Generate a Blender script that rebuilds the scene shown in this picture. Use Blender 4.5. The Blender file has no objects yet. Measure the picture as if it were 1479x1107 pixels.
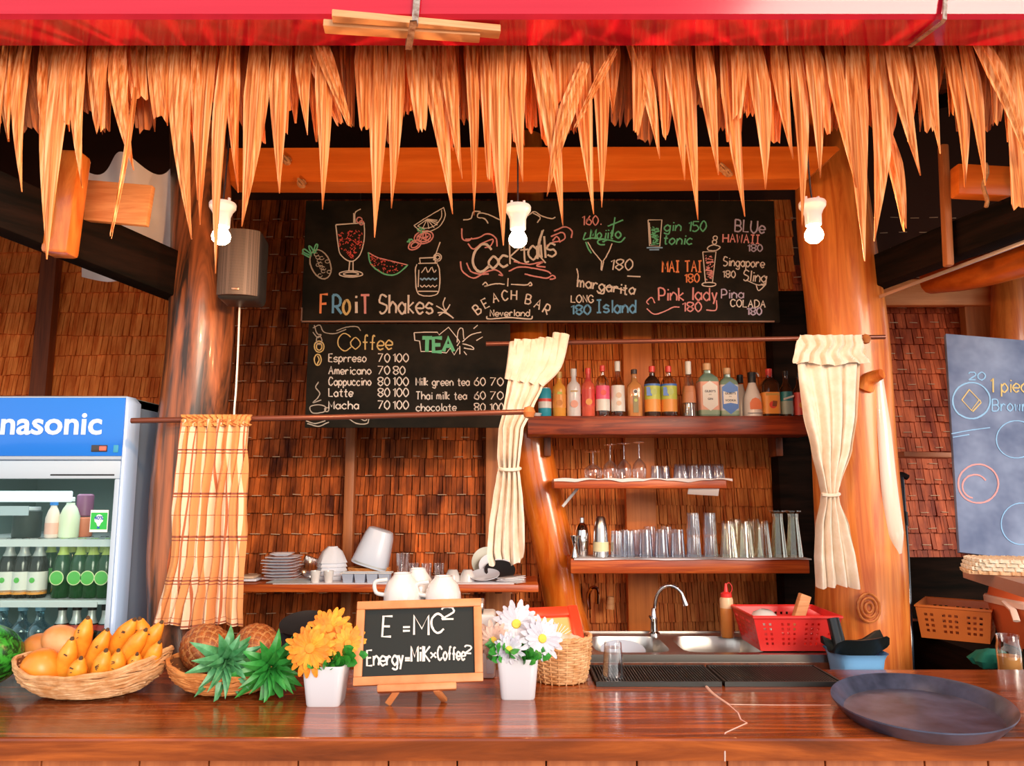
import bpy, bmesh, math, random
from mathutils import Vector, Matrix, Euler
from mathutils import noise as mnoise
random.seed(11)
PI = math.pi
SC = bpy.context.scene
COL = SC.collection
# ---------------------------------------------------------------- camera, world, sun, exposure
FPX, CX, CY, CAMZ, PITCH = 1110.0, 739.5, 553.5, 1.55, math.radians(8)
cam_d = bpy.data.cameras.new('camera'); cam_d.sensor_width = 36.0; cam_d.lens = 36.0*FPX/1479.0
cam_d.clip_start = 0.02
cam = bpy.data.objects.new('camera', cam_d); COL.objects.link(cam)
cam.location = (0, 0, CAMZ); cam.rotation_euler = (PI/2+PITCH, 0, 0); SC.camera = cam
w = bpy.data.worlds.new('sky'); SC.world = w; w.use_nodes = True
wn = w.node_tree; bg = wn.nodes['Background']
tc = wn.nodes.new('ShaderNodeTexCoord'); sx = wn.nodes.new('ShaderNodeSeparateXYZ'); rp = wn.nodes.new('ShaderNodeValToRGB')
wn.links.new(tc.outputs['Generated'], sx.inputs[0]); wn.links.new(sx.outputs['Z'], rp.inputs[0]); wn.links.new(rp.outputs[0], bg.inputs[0])
rp.color_ramp.elements[0].position = 0.0; rp.color_ramp.elements[0].color = (1.0, 0.97, 0.93, 1)
rp.color_ramp.elements[1].position = 0.6; rp.color_ramp.elements[1].color = (0.74, 0.86, 1.0, 1)
bg.inputs[1].default_value = 0.95
def lamp(kind, name, loc, energy, color, **k):
    d = bpy.data.lights.new(name, kind); d.energy = energy; d.color = color
    for a, b in k.items():
        if a != 'rot': setattr(d, a, b)
    o = bpy.data.objects.new(name, d); COL.objects.link(o); o.location = loc
    if 'rot' in k: o.rotation_euler = k['rot']
    return o
sun = lamp('SUN', 'sun', (0, -3, 5), 1.9, (1.0, 0.87, 0.72), angle=math.radians(24), specular_factor=.12)
sun.rotation_euler = Vector((-0.50, 1.0, -0.30)).to_track_quat('-Z', 'Y').to_euler()
SC.view_settings.view_transform = 'Standard'; SC.view_settings.look = 'None'
SC.view_settings.exposure = 0.5; SC.view_settings.gamma = 1.0; SC.view_settings.use_curve_mapping = False
SC.cycles.transparent_max_bounces = 32; SC.cycles.max_bounces = 8; SC.cycles.sample_clamp_indirect = 6.0
SC.cycles.caustics_reflective = False; SC.cycles.caustics_refractive = False
# ---------------------------------------------------------------- projection helpers (photo pixel -> point on a real plane)
cp, sp = math.cos(PITCH), math.sin(PITCH)
def ray(px, py):
    u, v = (px-CX)/FPX, (CY-py)/FPX
    return Vector((u, cp - v*sp, sp + v*cp))
def P(px, py, y):
    d = ray(px, py); t = y/d.y
    return Vector((d.x*t, y, CAMZ+d.z*t))
def G(px, py, z):
    d = ray(px, py); t = (z-CAMZ)/d.z
    return Vector((d.x*t, d.y*t, z))
# ---------------------------------------------------------------- materials
MATS = {}
def mat(name, c1, c2=None, rough=0.6, metal=0.0, scale=(8, 8, 8), bump=0.0, bscale=None, isl=None, coat=0.0, spec=None,
        emit=0.0, detail=4, lo=0.35, hi=0.65, sheen=0, trans=0, alpha=None, c3=None, dist=0.0, sss=0):
    if name in MATS: return MATS[name]
    m = bpy.data.materials.new(name); m.use_nodes = True; nt = m.node_tree; b = nt.nodes['Principled BSDF']; N = nt.nodes.new; L = nt.links.new
    b.inputs['Roughness'].default_value = rough; b.inputs['Metallic'].default_value = metal
    b.inputs['Base Color'].default_value = (*c1, 1)
    if coat: b.inputs['Coat Weight'].default_value = coat; b.inputs['Coat Roughness'].default_value = 0.08
    if spec is not None: b.inputs['Specular IOR Level'].default_value = spec
    if trans: b.inputs['Transmission Weight'].default_value = trans
    if sss: b.inputs['Subsurface Weight'].default_value = sss; b.inputs['Subsurface Scale'].default_value = 0.01
    if emit: b.inputs['Emission Color'].default_value = (*c1, 1); b.inputs['Emission Strength'].default_value = emit
    out = None
    t = N('ShaderNodeTexCoord')
    if c2:
        mp = N('ShaderNodeMapping'); mp.inputs['Scale'].default_value = scale; L(t.outputs['Object'], mp.inputs[0])
        nz = N('ShaderNodeTexNoise'); nz.inputs['Scale'].default_value = 1.0; nz.inputs['Detail'].default_value = detail
        nz.inputs['Distortion'].default_value = dist; nz.inputs['Roughness'].default_value = 0.6
        L(mp.outputs[0], nz.inputs[0])
        r = N('ShaderNodeValToRGB'); L(nz.outputs['Fac'], r.inputs[0])
        r.color_ramp.elements[0].position = lo; r.color_ramp.elements[0].color = (*c1, 1)
        r.color_ramp.elements[1].position = hi; r.color_ramp.elements[1].color = (*c2, 1)
        if c3:
            e = r.color_ramp.elements.new((lo+hi)/2); e.color = (*c3, 1)
        out = r.outputs[0]
    if isl:
        g = N('ShaderNodeNewGeometry'); r2 = N('ShaderNodeValToRGB'); L(g.outputs['Random Per Island'], r2.inputs[0])
        r2.color_ramp.interpolation = 'LINEAR'
        el = r2.color_ramp.elements
        el[0].color = (*isl[0], 1); el[1].color = (*isl[-1], 1)
        for i, c in enumerate(isl[1:-1]):
            e = el.new((i+1)/(len(isl)-1)); e.color = (*c, 1)
        if out:
            mx = N('ShaderNodeMix'); mx.data_type = 'RGBA'; mx.blend_type = 'MULTIPLY'; mx.inputs[0].default_value = 1.0
            L(out, mx.inputs[6]); L(r2.outputs[0], mx.inputs[7]); out = mx.outputs[2]
        else: out = r2.outputs[0]
    if out: L(out, b.inputs['Base Color'])
    if emit and out: L(out, b.inputs['Emission Color'])
    if bump:
        mp = N('ShaderNodeMapping'); mp.inputs['Scale'].default_value = bscale or scale; L(t.outputs['Object'], mp.inputs[0])
        nz = N('ShaderNodeTexNoise'); nz.inputs['Scale'].default_value = 1.0; nz.inputs['Detail'].default_value = 5; L(mp.outputs[0], nz.inputs[0])
        bp = N('ShaderNodeBump'); bp.inputs['Strength'].default_value = bump; bp.inputs['Distance'].default_value = 0.004
        L(nz.outputs['Fac'], bp.inputs['Height']); L(bp.outputs[0], b.inputs['Normal'])
    MATS[name] = m
    return m
def glassmat(name, tint=(1, 1, 1), edge=0.55, rough=0.03, refl=(1, 1, 1), base=.06, mul=.75):
    if name in MATS: return MATS[name]
    m = bpy.data.materials.new(name); m.use_nodes = True; nt = m.node_tree; N = nt.nodes.new; L = nt.links.new
    nt.nodes.remove(nt.nodes['Principled BSDF'])
    tr = N('ShaderNodeBsdfTransparent'); tr.inputs[0].default_value = (*tint, 1)
    gl = N('ShaderNodeBsdfGlossy'); gl.inputs['Roughness'].default_value = rough; gl.inputs[0].default_value = (*refl, 1)
    lw = N('ShaderNodeLayerWeight'); lw.inputs[0].default_value = edge
    mr = N('ShaderNodeMath'); mr.operation = 'MULTIPLY_ADD'; mr.inputs[1].default_value = mul; mr.inputs[2].default_value = base
    L(lw.outputs['Facing'], mr.inputs[0])
    mx = N('ShaderNodeMixShader'); L(mr.outputs[0], mx.inputs[0]); L(tr.outputs[0], mx.inputs[1]); L(gl.outputs[0], mx.inputs[2])
    L(mx.outputs[0], nt.nodes['Material Output'].inputs[0])
    MATS[name] = m
    return m
# ---------------------------------------------------------------- mesh builder
def catmull(pts, n=6):
    if len(pts) < 3: return [Vector(p) for p in pts]
    p = [Vector(q) for q in pts]; cl = (p[0]-p[-1]).length < 1e-6
    out = []
    for i in range(len(p)-1):
        a = p[i-1] if i > 0 else (p[-2] if cl else p[0]*2-p[1]); b, c = p[i], p[i+1]
        d = p[i+2] if i+2 < len(p) else (p[1] if cl else c*2-b)
        for k in range(n):
            t = k/n
            out.append(0.5*((2*b)+(c-a)*t+(2*a-5*b+4*c-d)*t*t+(3*b-a-3*c+d)*t**3))
    out.append(p[-1]); return out
class MB:
    def __init__(s): s.v = []; s.f = []; s.uv = None; s.m = []
    def add(s, v, f, mi=0):
        n = len(s.v); s.v += [Vector(q) for q in v]; s.f += [tuple(i+n for i in q) for q in f]; s.m += [mi]*len(f); return s
    def box(s, c, d, rot=None, mi=0):
        hx, hy, hz = d[0]/2, d[1]/2, d[2]/2
        R = rot if isinstance(rot, Matrix) else (Euler(rot).to_matrix() if rot else Matrix.Identity(3))
        v = [Vector(c)+R @ Vector((x*hx, y*hy, z*hz)) for z in (-1, 1) for x, y in ((-1, -1), (1, -1), (1, 1), (-1, 1))]
        return s.add(v, [(3, 2, 1, 0), (4, 5, 6, 7), (0, 1, 5, 4), (1, 2, 6, 5), (2, 3, 7, 6), (3, 0, 4, 7)], mi)
    def box2(s, a, b, mi=0):
        a, b = Vector(a), Vector(b); return s.box((a+b)/2, [abs(q) for q in (b-a)], None, mi)
    def bbox(s, c, d, bv=0.004, rot=None, mi=0, seg=2):
        bm = bmesh.new(); bmesh.ops.create_cube(bm, size=1)
        for q in bm.verts: q.co = Vector((q.co.x*d[0], q.co.y*d[1], q.co.z*d[2]))
        bmesh.ops.bevel(bm, geom=bm.edges[:], offset=min(bv, min(d)*0.45), segments=seg, profile=0.5, affect='EDGES')
        R = rot if isinstance(rot, Matrix) else (Euler(rot).to_matrix() if rot else Matrix.Identity(3))
        bm.verts.index_update()
        s.add([Vector(c)+R @ q.co for q in bm.verts], [[q.index for q in f.verts] for f in bm.faces], mi); bm.free(); return s
    def tube(s, pts, r, n=8, cap=True, smooth=0, mi=0, flat=None, ph=0, closed=False):
        if smooth:
            k = len(pts); pts2 = catmull(pts, smooth)
            if not isinstance(r, (int, float)):
                rr = []
                for i in range(len(pts2)):
                    t = i/smooth; a = min(int(t), k-1); b = min(a+1, k-1); rr.append(r[a]+(r[b]-r[a])*(t-a))
                r = rr
            pts = pts2
        pts = [Vector(p) for p in pts]; m = len(pts)
        if isinstance(r, (int, float)): r = [r]*m
        T = []
        for i in range(m):
            a = pts[(i-1) % m] if closed else pts[max(i-1, 0)]; b = pts[(i+1) % m] if closed else pts[min(i+1, m-1)]
            d = (b-a); T.append(d.normalized() if d.length > 1e-9 else Vector((0, 0, 1)))
        up = Vector((0, 0, 1)) if abs(T[0].z) < 0.9 else Vector((0, 1, 0))
        U = (up - T[0]*up.dot(T[0])).normalized(); v = []; 
        for i in range(m):
            U = (U - T[i]*U.dot(T[i])); U = U.normalized() if U.length > 1e-6 else T[i].orthogonal().normalized()
            W = T[i].cross(U)
            for k in range(n):
                a = 2*PI*k/n+ph; fu = flat if flat else 1.0
                v.append(pts[i]+(U*math.cos(a)*fu+W*math.sin(a))*r[i])
        f = []
        for i in range(m if closed else m-1):
            j = (i+1) % m
            for k in range(n):
                f.append((i*n+k, i*n+(k+1) % n, j*n+(k+1) % n, j*n+k))
        if cap and not closed: f.append(tuple(range(n-1, -1, -1))); f.append(tuple((m-1)*n+k for k in range(n)))
        return s.add(v, f, mi)
    def lathe(s, prof, n=24, c=(0, 0, 0), flute=0, fn=12, mi=0, sq=0, cap=True, fz=None, R=None):
        v = []; f = []; c = Vector(c)
        for i, (r, z) in enumerate(prof):
            for k in range(n):
                a = 2*PI*k/n; rr = r
                if flute and (fz is None or fz[0] <= z <= fz[1]): rr = r*(1+flute*math.cos(fn*a))
                if sq:
                    ca, sa = abs(math.cos(a)), abs(math.sin(a)); rr = rr/((ca**sq+sa**sq)**(1/sq))
                q = Vector((rr*math.cos(a), rr*math.sin(a), z))
                v.append(c+(R @ q if R else q))
        for i in range(len(prof)-1):
            for k in range(n):
                f.append((i*n+k, i*n+(k+1) % n, (i+1)*n+(k+1) % n, (i+1)*n+k))
        if cap:
            if prof[0][0] > 1e-5: f.append(tuple(range(n-1, -1, -1)))
            if prof[-1][0] > 1e-5: f.append(tuple((len(prof)-1)*n+k for k in range(n)))
        return s.add(v, f, mi)
    def prism(s, poly, y0, y1, mi=0):      # polygon of (x,z) extruded along y
        n = len(poly); v = [(p[0], y0, p[1]) for p in poly]+[(p[0], y1, p[1]) for p in poly]
        f = [tuple(range(n)), tuple(range(2*n-1, n-1, -1))]+[(i+n, (i+1) % n+n, (i+1) % n, i) for i in range(n)]
        return s.add(v, f, mi)
    def ribbon(s, pts, wd, nrm=Vector((0, -1, 0)), th=0.0006, mi=0):   # flat chalk stroke
        pts = [Vector(p) for p in pts]; m = len(pts)
        if m < 2: return s
        L, R = [], []
        for i in range(m):
            d = pts[min(i+1, m-1)]-pts[max(i-1, 0)]
            if d.length < 1e-9: d = Vector((1, 0, 0))
            q = d.normalized().cross(nrm).normalized()*wd*0.5*(0.8+0.4*random.random())
            L.append(pts[i]+q); R.append(pts[i]-q)
        o = nrm*th; v = [p+o for p in L]+[p+o for p in R]
        return s.add(v, [(i, m+i, m+i+1, i+1) for i in range(m-1)], mi)
    def xf(s, M):
        s.v = [M @ q for q in s.v]; return s
    def shift(s, d):
        d = Vector(d); s.v = [q+d for q in s.v]; return s
    def build(s, name, m, parent=None, world=True, smooth=True, angle=38, loc=None, link=True):
        v = s.v
        if parent is not None and world:
            I = basis(parent).inverted(); v = [I @ q for q in v]
        elif loc is not None:
            l = Vector(loc); v = [q-l for q in v]
        me = bpy.data.meshes.new(name); me.from_pydata([tuple(q) for q in v], [], s.f); me.update()
        for q in (m if isinstance(m, (list, tuple)) else [m]): me.materials.append(q)
        if any(s.m): me.polygons.foreach_set('material_index', s.m)
        if s.uv:
            ul = me.uv_layers.new(name='UVMap')
            for lp in me.loops: ul.data[lp.index].uv = s.uv[lp.vertex_index]
        if smooth:
            me.polygons.foreach_set('use_smooth', [True]*len(me.polygons))
            me.set_sharp_from_angle(angle=math.radians(angle))
        o = bpy.data.objects.new(name, me); COL.objects.link(o)
        if parent is not None: o.parent = parent
        elif loc is not None: o.location = loc
        return o
def basis(o):
    M = Matrix.LocRotScale(o.location, o.rotation_euler, o.scale)
    return (basis(o.parent) @ M) if o.parent else M
def tag(o, label=None, cat=None, group=None, kind=None):
    if label: o['label'] = label
    if cat: o['category'] = cat
    if group: o['group'] = group
    if kind: o['kind'] = kind
    return o
def thing(name, label, cat, loc=(0, 0, 0), rot=(0, 0, 0), group=None):
    o = bpy.data.objects.new(name, None); COL.objects.link(o); o.empty_display_size = 0.05
    o.location = loc; o.rotation_euler = rot
    return tag(o, label, cat, group)
def kids(o): return [c for c in bpy.data.objects if c.parent == o]
def dup(o, loc, rotz=None, label=None, group=None, sc=None):
    def cp_(q, par):
        c = q.copy(); COL.objects.link(c)
        if par: c.parent = par
        for k in KID.get(q.name, None) or kids(q): cp_(k, c)
        return c
    r = cp_(o, None); r.location = loc
    if rotz is not None: r.rotation_euler[2] = rotz
    if sc: r.scale = sc
    if label: r['label'] = label
    if group: r['group'] = group
    return r
KID = {}
ORD = ['first', 'second', 'third', 'fourth', 'fifth', 'sixth', 'seventh', 'eighth', 'ninth', 'tenth', 'eleventh', 'twelfth', 'thirteenth', 'fourteenth', 'fifteenth', 'sixteenth', 'seventeenth', 'eighteenth', 'nineteenth', 'twentieth']
# ---------------------------------------------------------------- chalk handwriting: single-stroke letters
FT = {
'a': "57 39 29 07 05 23 33 55|59 53", 'b': "!0d 03|06 29 39 57 55 33 23 05", 'c': "58 39 29 07 05 23 33 54", 'd': "57 39 29 07 05 23 33 55|!5d 53",
'e': "06 56 58 39 29 07 05 23 33 54", 'f': "4c 3d 2b 23|!08 48", 'g': "57 39 29 07 05 23 33 55|59 52 40 20 01", 'h': "!0d 03|06 29 39 57 53",
'i': "!19 13|!1b 1c", 'j': "39 31 20 00|!3b 3c", 'k': "!0d 03|!49 06 43", 'l': "!1d 13", 'm': "!09 03|06 19 29 37 33|37 49 59 67 63",
'n': "!09 03|06 29 39 57 53", 'o': "29 07 05 23 33 55 57 39 29", 'p': "!09 00|07 29 39 57 55 33 23 05", 'r': "!09 03|06 29 48",
's': "58 39 29 07 26 46 54 33 23 04", 't': "2c 24 33 43|!09 49", 'u': "09 05 23 33 55|!59 53", 'v': "!09 23 49", 'w': "!09 13 28 43 59",
'x': "!09 43|!03 49", 'y': "!09 23|!49 10", 'z': "!09 49 03 43",
'A': "!03 3d 63|!17 57", 'B': "!0d 03|0d 3d 5c 59 38 08|08 48 66 65 43 03", 'C': "6b 4d 2d 0a 06 23 43 65", 'D': "!0d 03|0d 3d 6a 66 33 03",
'E': "!5d 0d 03 53|!08 48", 'F': "!5d 0d 03|!08 48", 'G': "6b 4d 2d 0a 06 23 43 65 67|!67 47", 'H': "!0d 03|!6d 63|!08 68", 'I': "!0d 4d|!2d 23|!03 43",
'K': "!0d 03|!5d 08 53", 'L': "!0d 03 53", 'M': "!03 0d 36 6d 63", 'N': "!03 0d 53 5d", 'O': "2d 0a 06 23 43 66 6a 4d 2d",
'P': "!0d 03|0d 3d 5b 58 37 07", 'R': "!0d 03|0d 3d 5b 58 37 07|!27 63", 'S': "5c 3d 1d 0b 09 38 57 55 33 13 04", 'T': "!0d 6d|!3d 33",
'U': "0d 06 23 43 66 6d", 'V': "!0d 33 6d", 'W': "!0d 13 3b 53 6d", 'Y': "!0d 38 6d|!38 33",
'0': "2d 0a 06 23 33 56 5a 3d 2d", '1': "!0b 2d 23", '2': "0b 1d 4d 5b 59 03|!03 53", '4': "!4d 06 56|!4d 43", '5': "!5d 0d 09|09 39 57 55 33 13 04",
'6': "4d 18 05 23 43 55 57 39 19 06", '7': "!0d 5d 13", '8': "28 0a 0c 2d 3d 5c 5a 38 28 06 05 23 33 55 56 38", '=': "!06 56|!09 59",
"'": "!1d 1b", '%': "!5d 03|1d 0c 1b 2c 1d|45 34 43 54 45", '.': "!13 14", '-': "!08 48", '|': "!0d 00", '&': "54 2a 3d 4b 06 23 57"}
def glyph(ch):
    st = []; wd = 0
    for s_ in FT[ch].split('|'):
        stt = s_.startswith('!'); pts = [(int(q[0], 36), int(q[1], 36)-3) for q in s_.strip('!').split()]
        wd = max(wd, max(q[0] for q in pts))
        st.append((stt, pts))
    return st, wd
def text_strokes(txt, x, y, h, ang=0, x1=None, sx=1.0, slant=0.0, arc=0.0, jit=0.25, sp_=2.0):
    """list of polylines in photo pixels; baseline starts at (x,y), capital height h px"""
    out = []; u = 0; k = h/10.0; ca, sa = math.cos(math.radians(ang)), math.sin(math.radians(ang))
    for ch in txt:
        if ch == ' ': u += 5*k*sx; continue
        st, wd = glyph(ch); jy = random.uniform(-jit, jit)
        for stt, pts in st:
            q = [Vector((u+(a+slant*b)*k*sx+random.uniform(-.12, .12)*k, (b+jy)*k+random.uniform(-.12, .12)*k)) for a, b in pts]
            if (not stt) and len(q) > 2: q = [Vector((a.x, a.y)) for a in catmull([Vector((a.x, a.y, 0)) for a in q], 4)]
            out.append([(x+a.x*ca-a.y*sa, y-a.x*sa-a.y*ca) for a in q])
        u += (wd+sp_)*k*sx
    if x1 is not None:
        xs = [p[0] for s_ in out for p in s_]; a_, b_ = min(xs), max(xs); f_ = (x1-x)/max(b_-a_, 1e-3)
        out = [[(x+(p[0]-a_)*f_, p[1]) for p in s_] for s_ in out]
    if arc:
        xs = [p[0] for s_ in out for p in s_]; mid = (min(xs)+max(xs))/2
        out = [[(p[0], p[1]+arc*((p[0]-mid)/50)**2) for p in s_] for s_ in out]
    return out
def chalk(name, strokes, proj, colour, wpx, parent, nrm=Vector((0, -1, 0)), rep=1):
    """strokes in photo pixels laid on the board's own plane by proj(px,py)"""
    mb = MB(); th = .0006
    for s_ in strokes:
        for r_ in range(rep):
            th += .00003
            pts = [proj(a+(random.uniform(-.35, .35) if r_ else 0), b+(random.uniform(-.35, .35) if r_ else 0)) for a, b in s_]
            if len(pts) >= 2: mb.ribbon(pts, wpx*pts[0].y/FPX, nrm, th)
    return mb.build(name, colour, parent, smooth=False)
def sm(*pts, n=5):   # smooth polyline in pixels
    return [(q.x, q.y) for q in catmull([Vector((a, b, 0)) for a, b in pts], n)]
def ell(cx, cy, rx, ry, a0=0, a1=360, n=18, rot=0):
    o = []; c, s = math.cos(math.radians(rot)), math.sin(math.radians(rot))
    for i in range(n+1):
        a = math.radians(a0+(a1-a0)*i/n); u, v = rx*math.cos(a), ry*math.sin(a); o.append((cx+u*c-v*s, cy+u*s+v*c))
    return o
def printed(txt, size, m, name, parent, loc, rot=(PI/2, 0, 0), bold=0.0, align='CENTER', ex=0.0004, sx=1.0):
    c = bpy.data.curves.new(name, 'FONT'); c.body = txt; c.size = size; c.align_x = align; c.extrude = ex; c.offset = bold; c.resolution_u = 3
    t = bpy.data.objects.new('tmp', c); COL.objects.link(t)
    me = bpy.data.meshes.new_from_object(t.evaluated_get(bpy.context.evaluated_depsgraph_get())) if False else None
    bpy.context.view_layer.update(); dg = bpy.context.evaluated_depsgraph_get()
    me = bpy.data.meshes.new_from_object(t.evaluated_get(dg)); bpy.data.objects.remove(t); bpy.data.curves.remove(c)
    me.materials.clear(); me.materials.append(m)
    o = bpy.data.objects.new(name, me); COL.objects.link(o); o.parent = parent; o.location = loc; o.rotation_euler = rot; o.scale = (sx, 1, 1)
    return o
def clothgrid(rows, Y, nu=60, nv=60, folds=7, amp=0.02, th=0.0015, seed=0, pin=None, hem=0.0, skew=0.3):
    """rows: (photo y, left x, right x) of a hanging cloth at depth Y; real folds in depth"""
    rnd = random.Random(seed); mb = MB(); uv = []
    ph = [rnd.uniform(0, 6.3) for _ in range(5)]
    def at(t):
        y = rows[0][0]+(rows[-1][0]-rows[0][0])*t
        for a, b in zip(rows, rows[1:]):
            if a[0] <= y <= b[0]+1e-6:
                k = (y-a[0])/(b[0]-a[0]+1e-9); k = k*k*(3-2*k)*0.4+k*0.6
                return y, a[1]+(b[1]-a[1])*k, a[2]+(b[2]-a[2])*k
        return rows[-1]
    wmax = max(r[2]-r[1] for r in rows)
    for side in (0, 1):
        for j in range(nv+1):
            t = j/nv; y, xl, xr = at(t); wr = (xr-xl)/wmax
            for i in range(nu+1):
                u = i/nu
                w_ = u+0.035*math.sin(ph[0]+5*t+u*4)+0.02*math.sin(ph[1]+11*t)
                f = math.sin(w_*folds*2*PI+ph[2]+skew*math.sin(3*t))+0.45*math.sin(w_*folds*3.7*PI+ph[3]+1.5*t)
                yy = y+(hem*(math.sin(u*9+ph[4])+0.5*math.sin(u*23)) if t > 0.9 else 0)*((t-0.9)*10 if t > 0.9 else 0)
                q = P(xl+(xr-xl)*u, yy, Y)
                q.y = Y + f*amp*(0.55+0.45*t)*(1.15-0.5*wr) + side*th
                q.x += 0.25*amp*math.cos(w_*folds*2*PI+ph[2])
                mb.v.append(q); uv.append((u*wmax/100.0, (y-rows[0][0])/100.0))
    n1 = (nu+1)*(nv+1)
    for j in range(nv):
        for i in range(nu):
            a = j*(nu+1)+i; f = (a, a+1, a+nu+2, a+nu+1)
            mb.f.append(f[::-1]); mb.m.append(0); mb.f.append(tuple(q+n1 for q in f)); mb.m.append(0)
    mb.uv = uv
    return mb
# ---------------------------------------------------------------- shared materials
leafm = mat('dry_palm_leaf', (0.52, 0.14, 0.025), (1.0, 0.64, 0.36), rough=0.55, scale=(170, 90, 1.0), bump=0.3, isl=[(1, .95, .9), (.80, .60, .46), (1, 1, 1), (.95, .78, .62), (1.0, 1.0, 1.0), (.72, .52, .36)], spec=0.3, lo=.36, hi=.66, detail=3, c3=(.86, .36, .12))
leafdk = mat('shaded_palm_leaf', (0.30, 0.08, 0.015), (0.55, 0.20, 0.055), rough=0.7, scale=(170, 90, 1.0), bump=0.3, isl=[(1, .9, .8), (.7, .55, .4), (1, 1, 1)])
reedo = mat('reed_orange', (0.62, 0.13, 0.02), (1.0, 0.36, 0.09), rough=0.6, scale=(40, 6, 6), isl=[(1, 1, 1), (.85, .76, .68), (.95, .9, .85), (1, 1, 1), (.78, .66, .58)], spec=.2, bump=0.2, bscale=(300, 30, 10))
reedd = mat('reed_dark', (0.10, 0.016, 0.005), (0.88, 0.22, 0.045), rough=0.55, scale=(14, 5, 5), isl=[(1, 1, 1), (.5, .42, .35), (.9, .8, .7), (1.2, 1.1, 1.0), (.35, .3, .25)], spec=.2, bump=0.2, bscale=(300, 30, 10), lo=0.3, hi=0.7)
reedr = mat('reed_red', (0.26, 0.035, 0.014), (0.74, 0.18, 0.075), rough=0.5, scale=(14, 5, 5), isl=[(1, 1, 1), (.6, .5, .42), (.9, .8, .7), (1.1, 1.1, 1.0)], spec=.2, bump=0.2, bscale=(300, 30, 10))
backm = mat('dark_backing', (0.05, 0.014, 0.006), rough=0.9)
blackwood = mat('blackened_timber', (0.006, 0.005, 0.004), (0.020, 0.010, 0.007), rough=0.9, scale=(3, 3, 30), bump=0.3, spec=.05)
darkwood = mat('dark_brown_timber', (0.09, 0.022, 0.009), (0.20, 0.05, 0.015), rough=0.5, scale=(60, 20, 3), bump=0.2)
redwood = mat('varnished_red_timber', (0.36, 0.05, 0.008), (0.66, 0.14, 0.02), rough=0.4, scale=(3, 18, 60), bump=0.15, dist=1.0, c3=(0.50, 0.085, 0.012))
shelfwood = mat('shelf_timber', (0.15, 0.018, 0.006), (0.38, 0.06, 0.014), rough=0.4, scale=(3, 18, 50), bump=0.2, dist=1.5)
orangewood = mat('orange_varnished_log', (0.72, 0.14, 0.015), (0.90, 0.22, 0.03), rough=0.28, scale=(2, 12, 30), bump=0.15, c3=(0.80, 0.17, 0.02))
postwood = mat('varnished_post', (0.60, 0.12, 0.016), (0.92, 0.30, 0.055), rough=0.35, scale=(26, 26, 1.6), bump=0.2, dist=1.2, coat=0.2)
postred = mat('varnished_bent_post', (0.76, 0.14, 0.010), (0.95, 0.26, 0.03), rough=0.2, scale=(26, 26, 2), bump=0.15, dist=1.0, coat=0.8)
postdark = mat('dark_stained_post', (0.035, 0.018, 0.012), (0.50, 0.15, 0.05), rough=0.35, scale=(11, 11, 1.2), bump=0.3, dist=2.0, coat=0.2, lo=0.42, hi=0.66)
palewood = mat('raw_pine_board', (0.66, 0.26, 0.09), (0.82, 0.40, 0.17), rough=0.6, scale=(4, 10, 60), bump=0.15, dist=1.0)
countm = mat('glossy_counter_wood', (0.060, 0.011, 0.003), (0.62, 0.14, 0.022), rough=0.16, scale=(2.0, 34, 16), bump=0.22, bscale=(10, 160, 90), dist=.8, coat=0.35, c3=(0.27, 0.052, 0.009), lo=0.25, hi=0.75, detail=9, spec=.4)
countl = mat('glossy_counter_dark', (0.055, 0.016, 0.008), (0.26, 0.06, 0.018), rough=0.20, scale=(2.2, 38, 12), bump=0.10, bscale=(8, 120, 60), dist=1.2, coat=0.25, c3=(0.13, 0.03, 0.011), lo=0.3, hi=0.72, detail=8)
frontm = mat('counter_front_board', (0.34, 0.08, 0.02), (0.52, 0.15, 0.045), rough=0.45, scale=(30, 30, 2), bump=0.2)
redpaint = mat('glossy_red_paint', (0.60, 0.008, 0.028), (0.64, 0.012, 0.034), rough=0.14, scale=(1, 30, 60), coat=0.15, spec=.4)
steel = mat('brushed_steel', (0.62, 0.60, 0.58), rough=0.25, metal=1.0)
chrome = mat('chrome', (0.8, 0.8, 0.8), rough=0.08, metal=1.0)
strapm = mat('rusty_metal_strap', (0.55, 0.42, 0.34), (0.22, 0.11, 0.07), rough=0.4, metal=0.6, scale=(60, 60, 60))
boardm = mat('blackboard_paint', (0.012, 0.012, 0.010), (0.030, 0.024, 0.018), rough=0.7, scale=(5, 5, 7), bump=0.04, spec=0.06)
bulbm = mat('lit_bulb', (1.0, 0.78, 0.50), emit=22.0)
whitep = mat('white_plastic', (0.82, 0.80, 0.78), rough=0.3)
ceramic = mat('white_ceramic', (0.74, 0.72, 0.71), rough=0.12, coat=0.5)
clothm = mat('cream_linen', (0.78, 0.64, 0.50), (0.86, 0.76, 0.65), rough=0.85, scale=(25, 25, 25), bump=0.1, bscale=(500, 500, 500))
papercl = mat('pale_shelf_paper', (0.80, 0.76, 0.80), rough=0.6)
blackp = mat('black_plastic', (0.02, 0.02, 0.022), rough=0.4)
CH = {k: mat('chalk_'+k, c, rough=0.95, spec=0.1) for k, c in dict(white=(.78, .72, .66), dim=(.46, .41, .35), pink=(.80, .36, .36), green=(.16, .60, .34), orange=(.90, .32, .14), blue=(.16, .42, .72), yellow=(.72, .55, .24), red=(.72, .12, .10), lilac=(.55, .50, .68), lblue=(.30, .55, .85)).items()}
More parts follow.
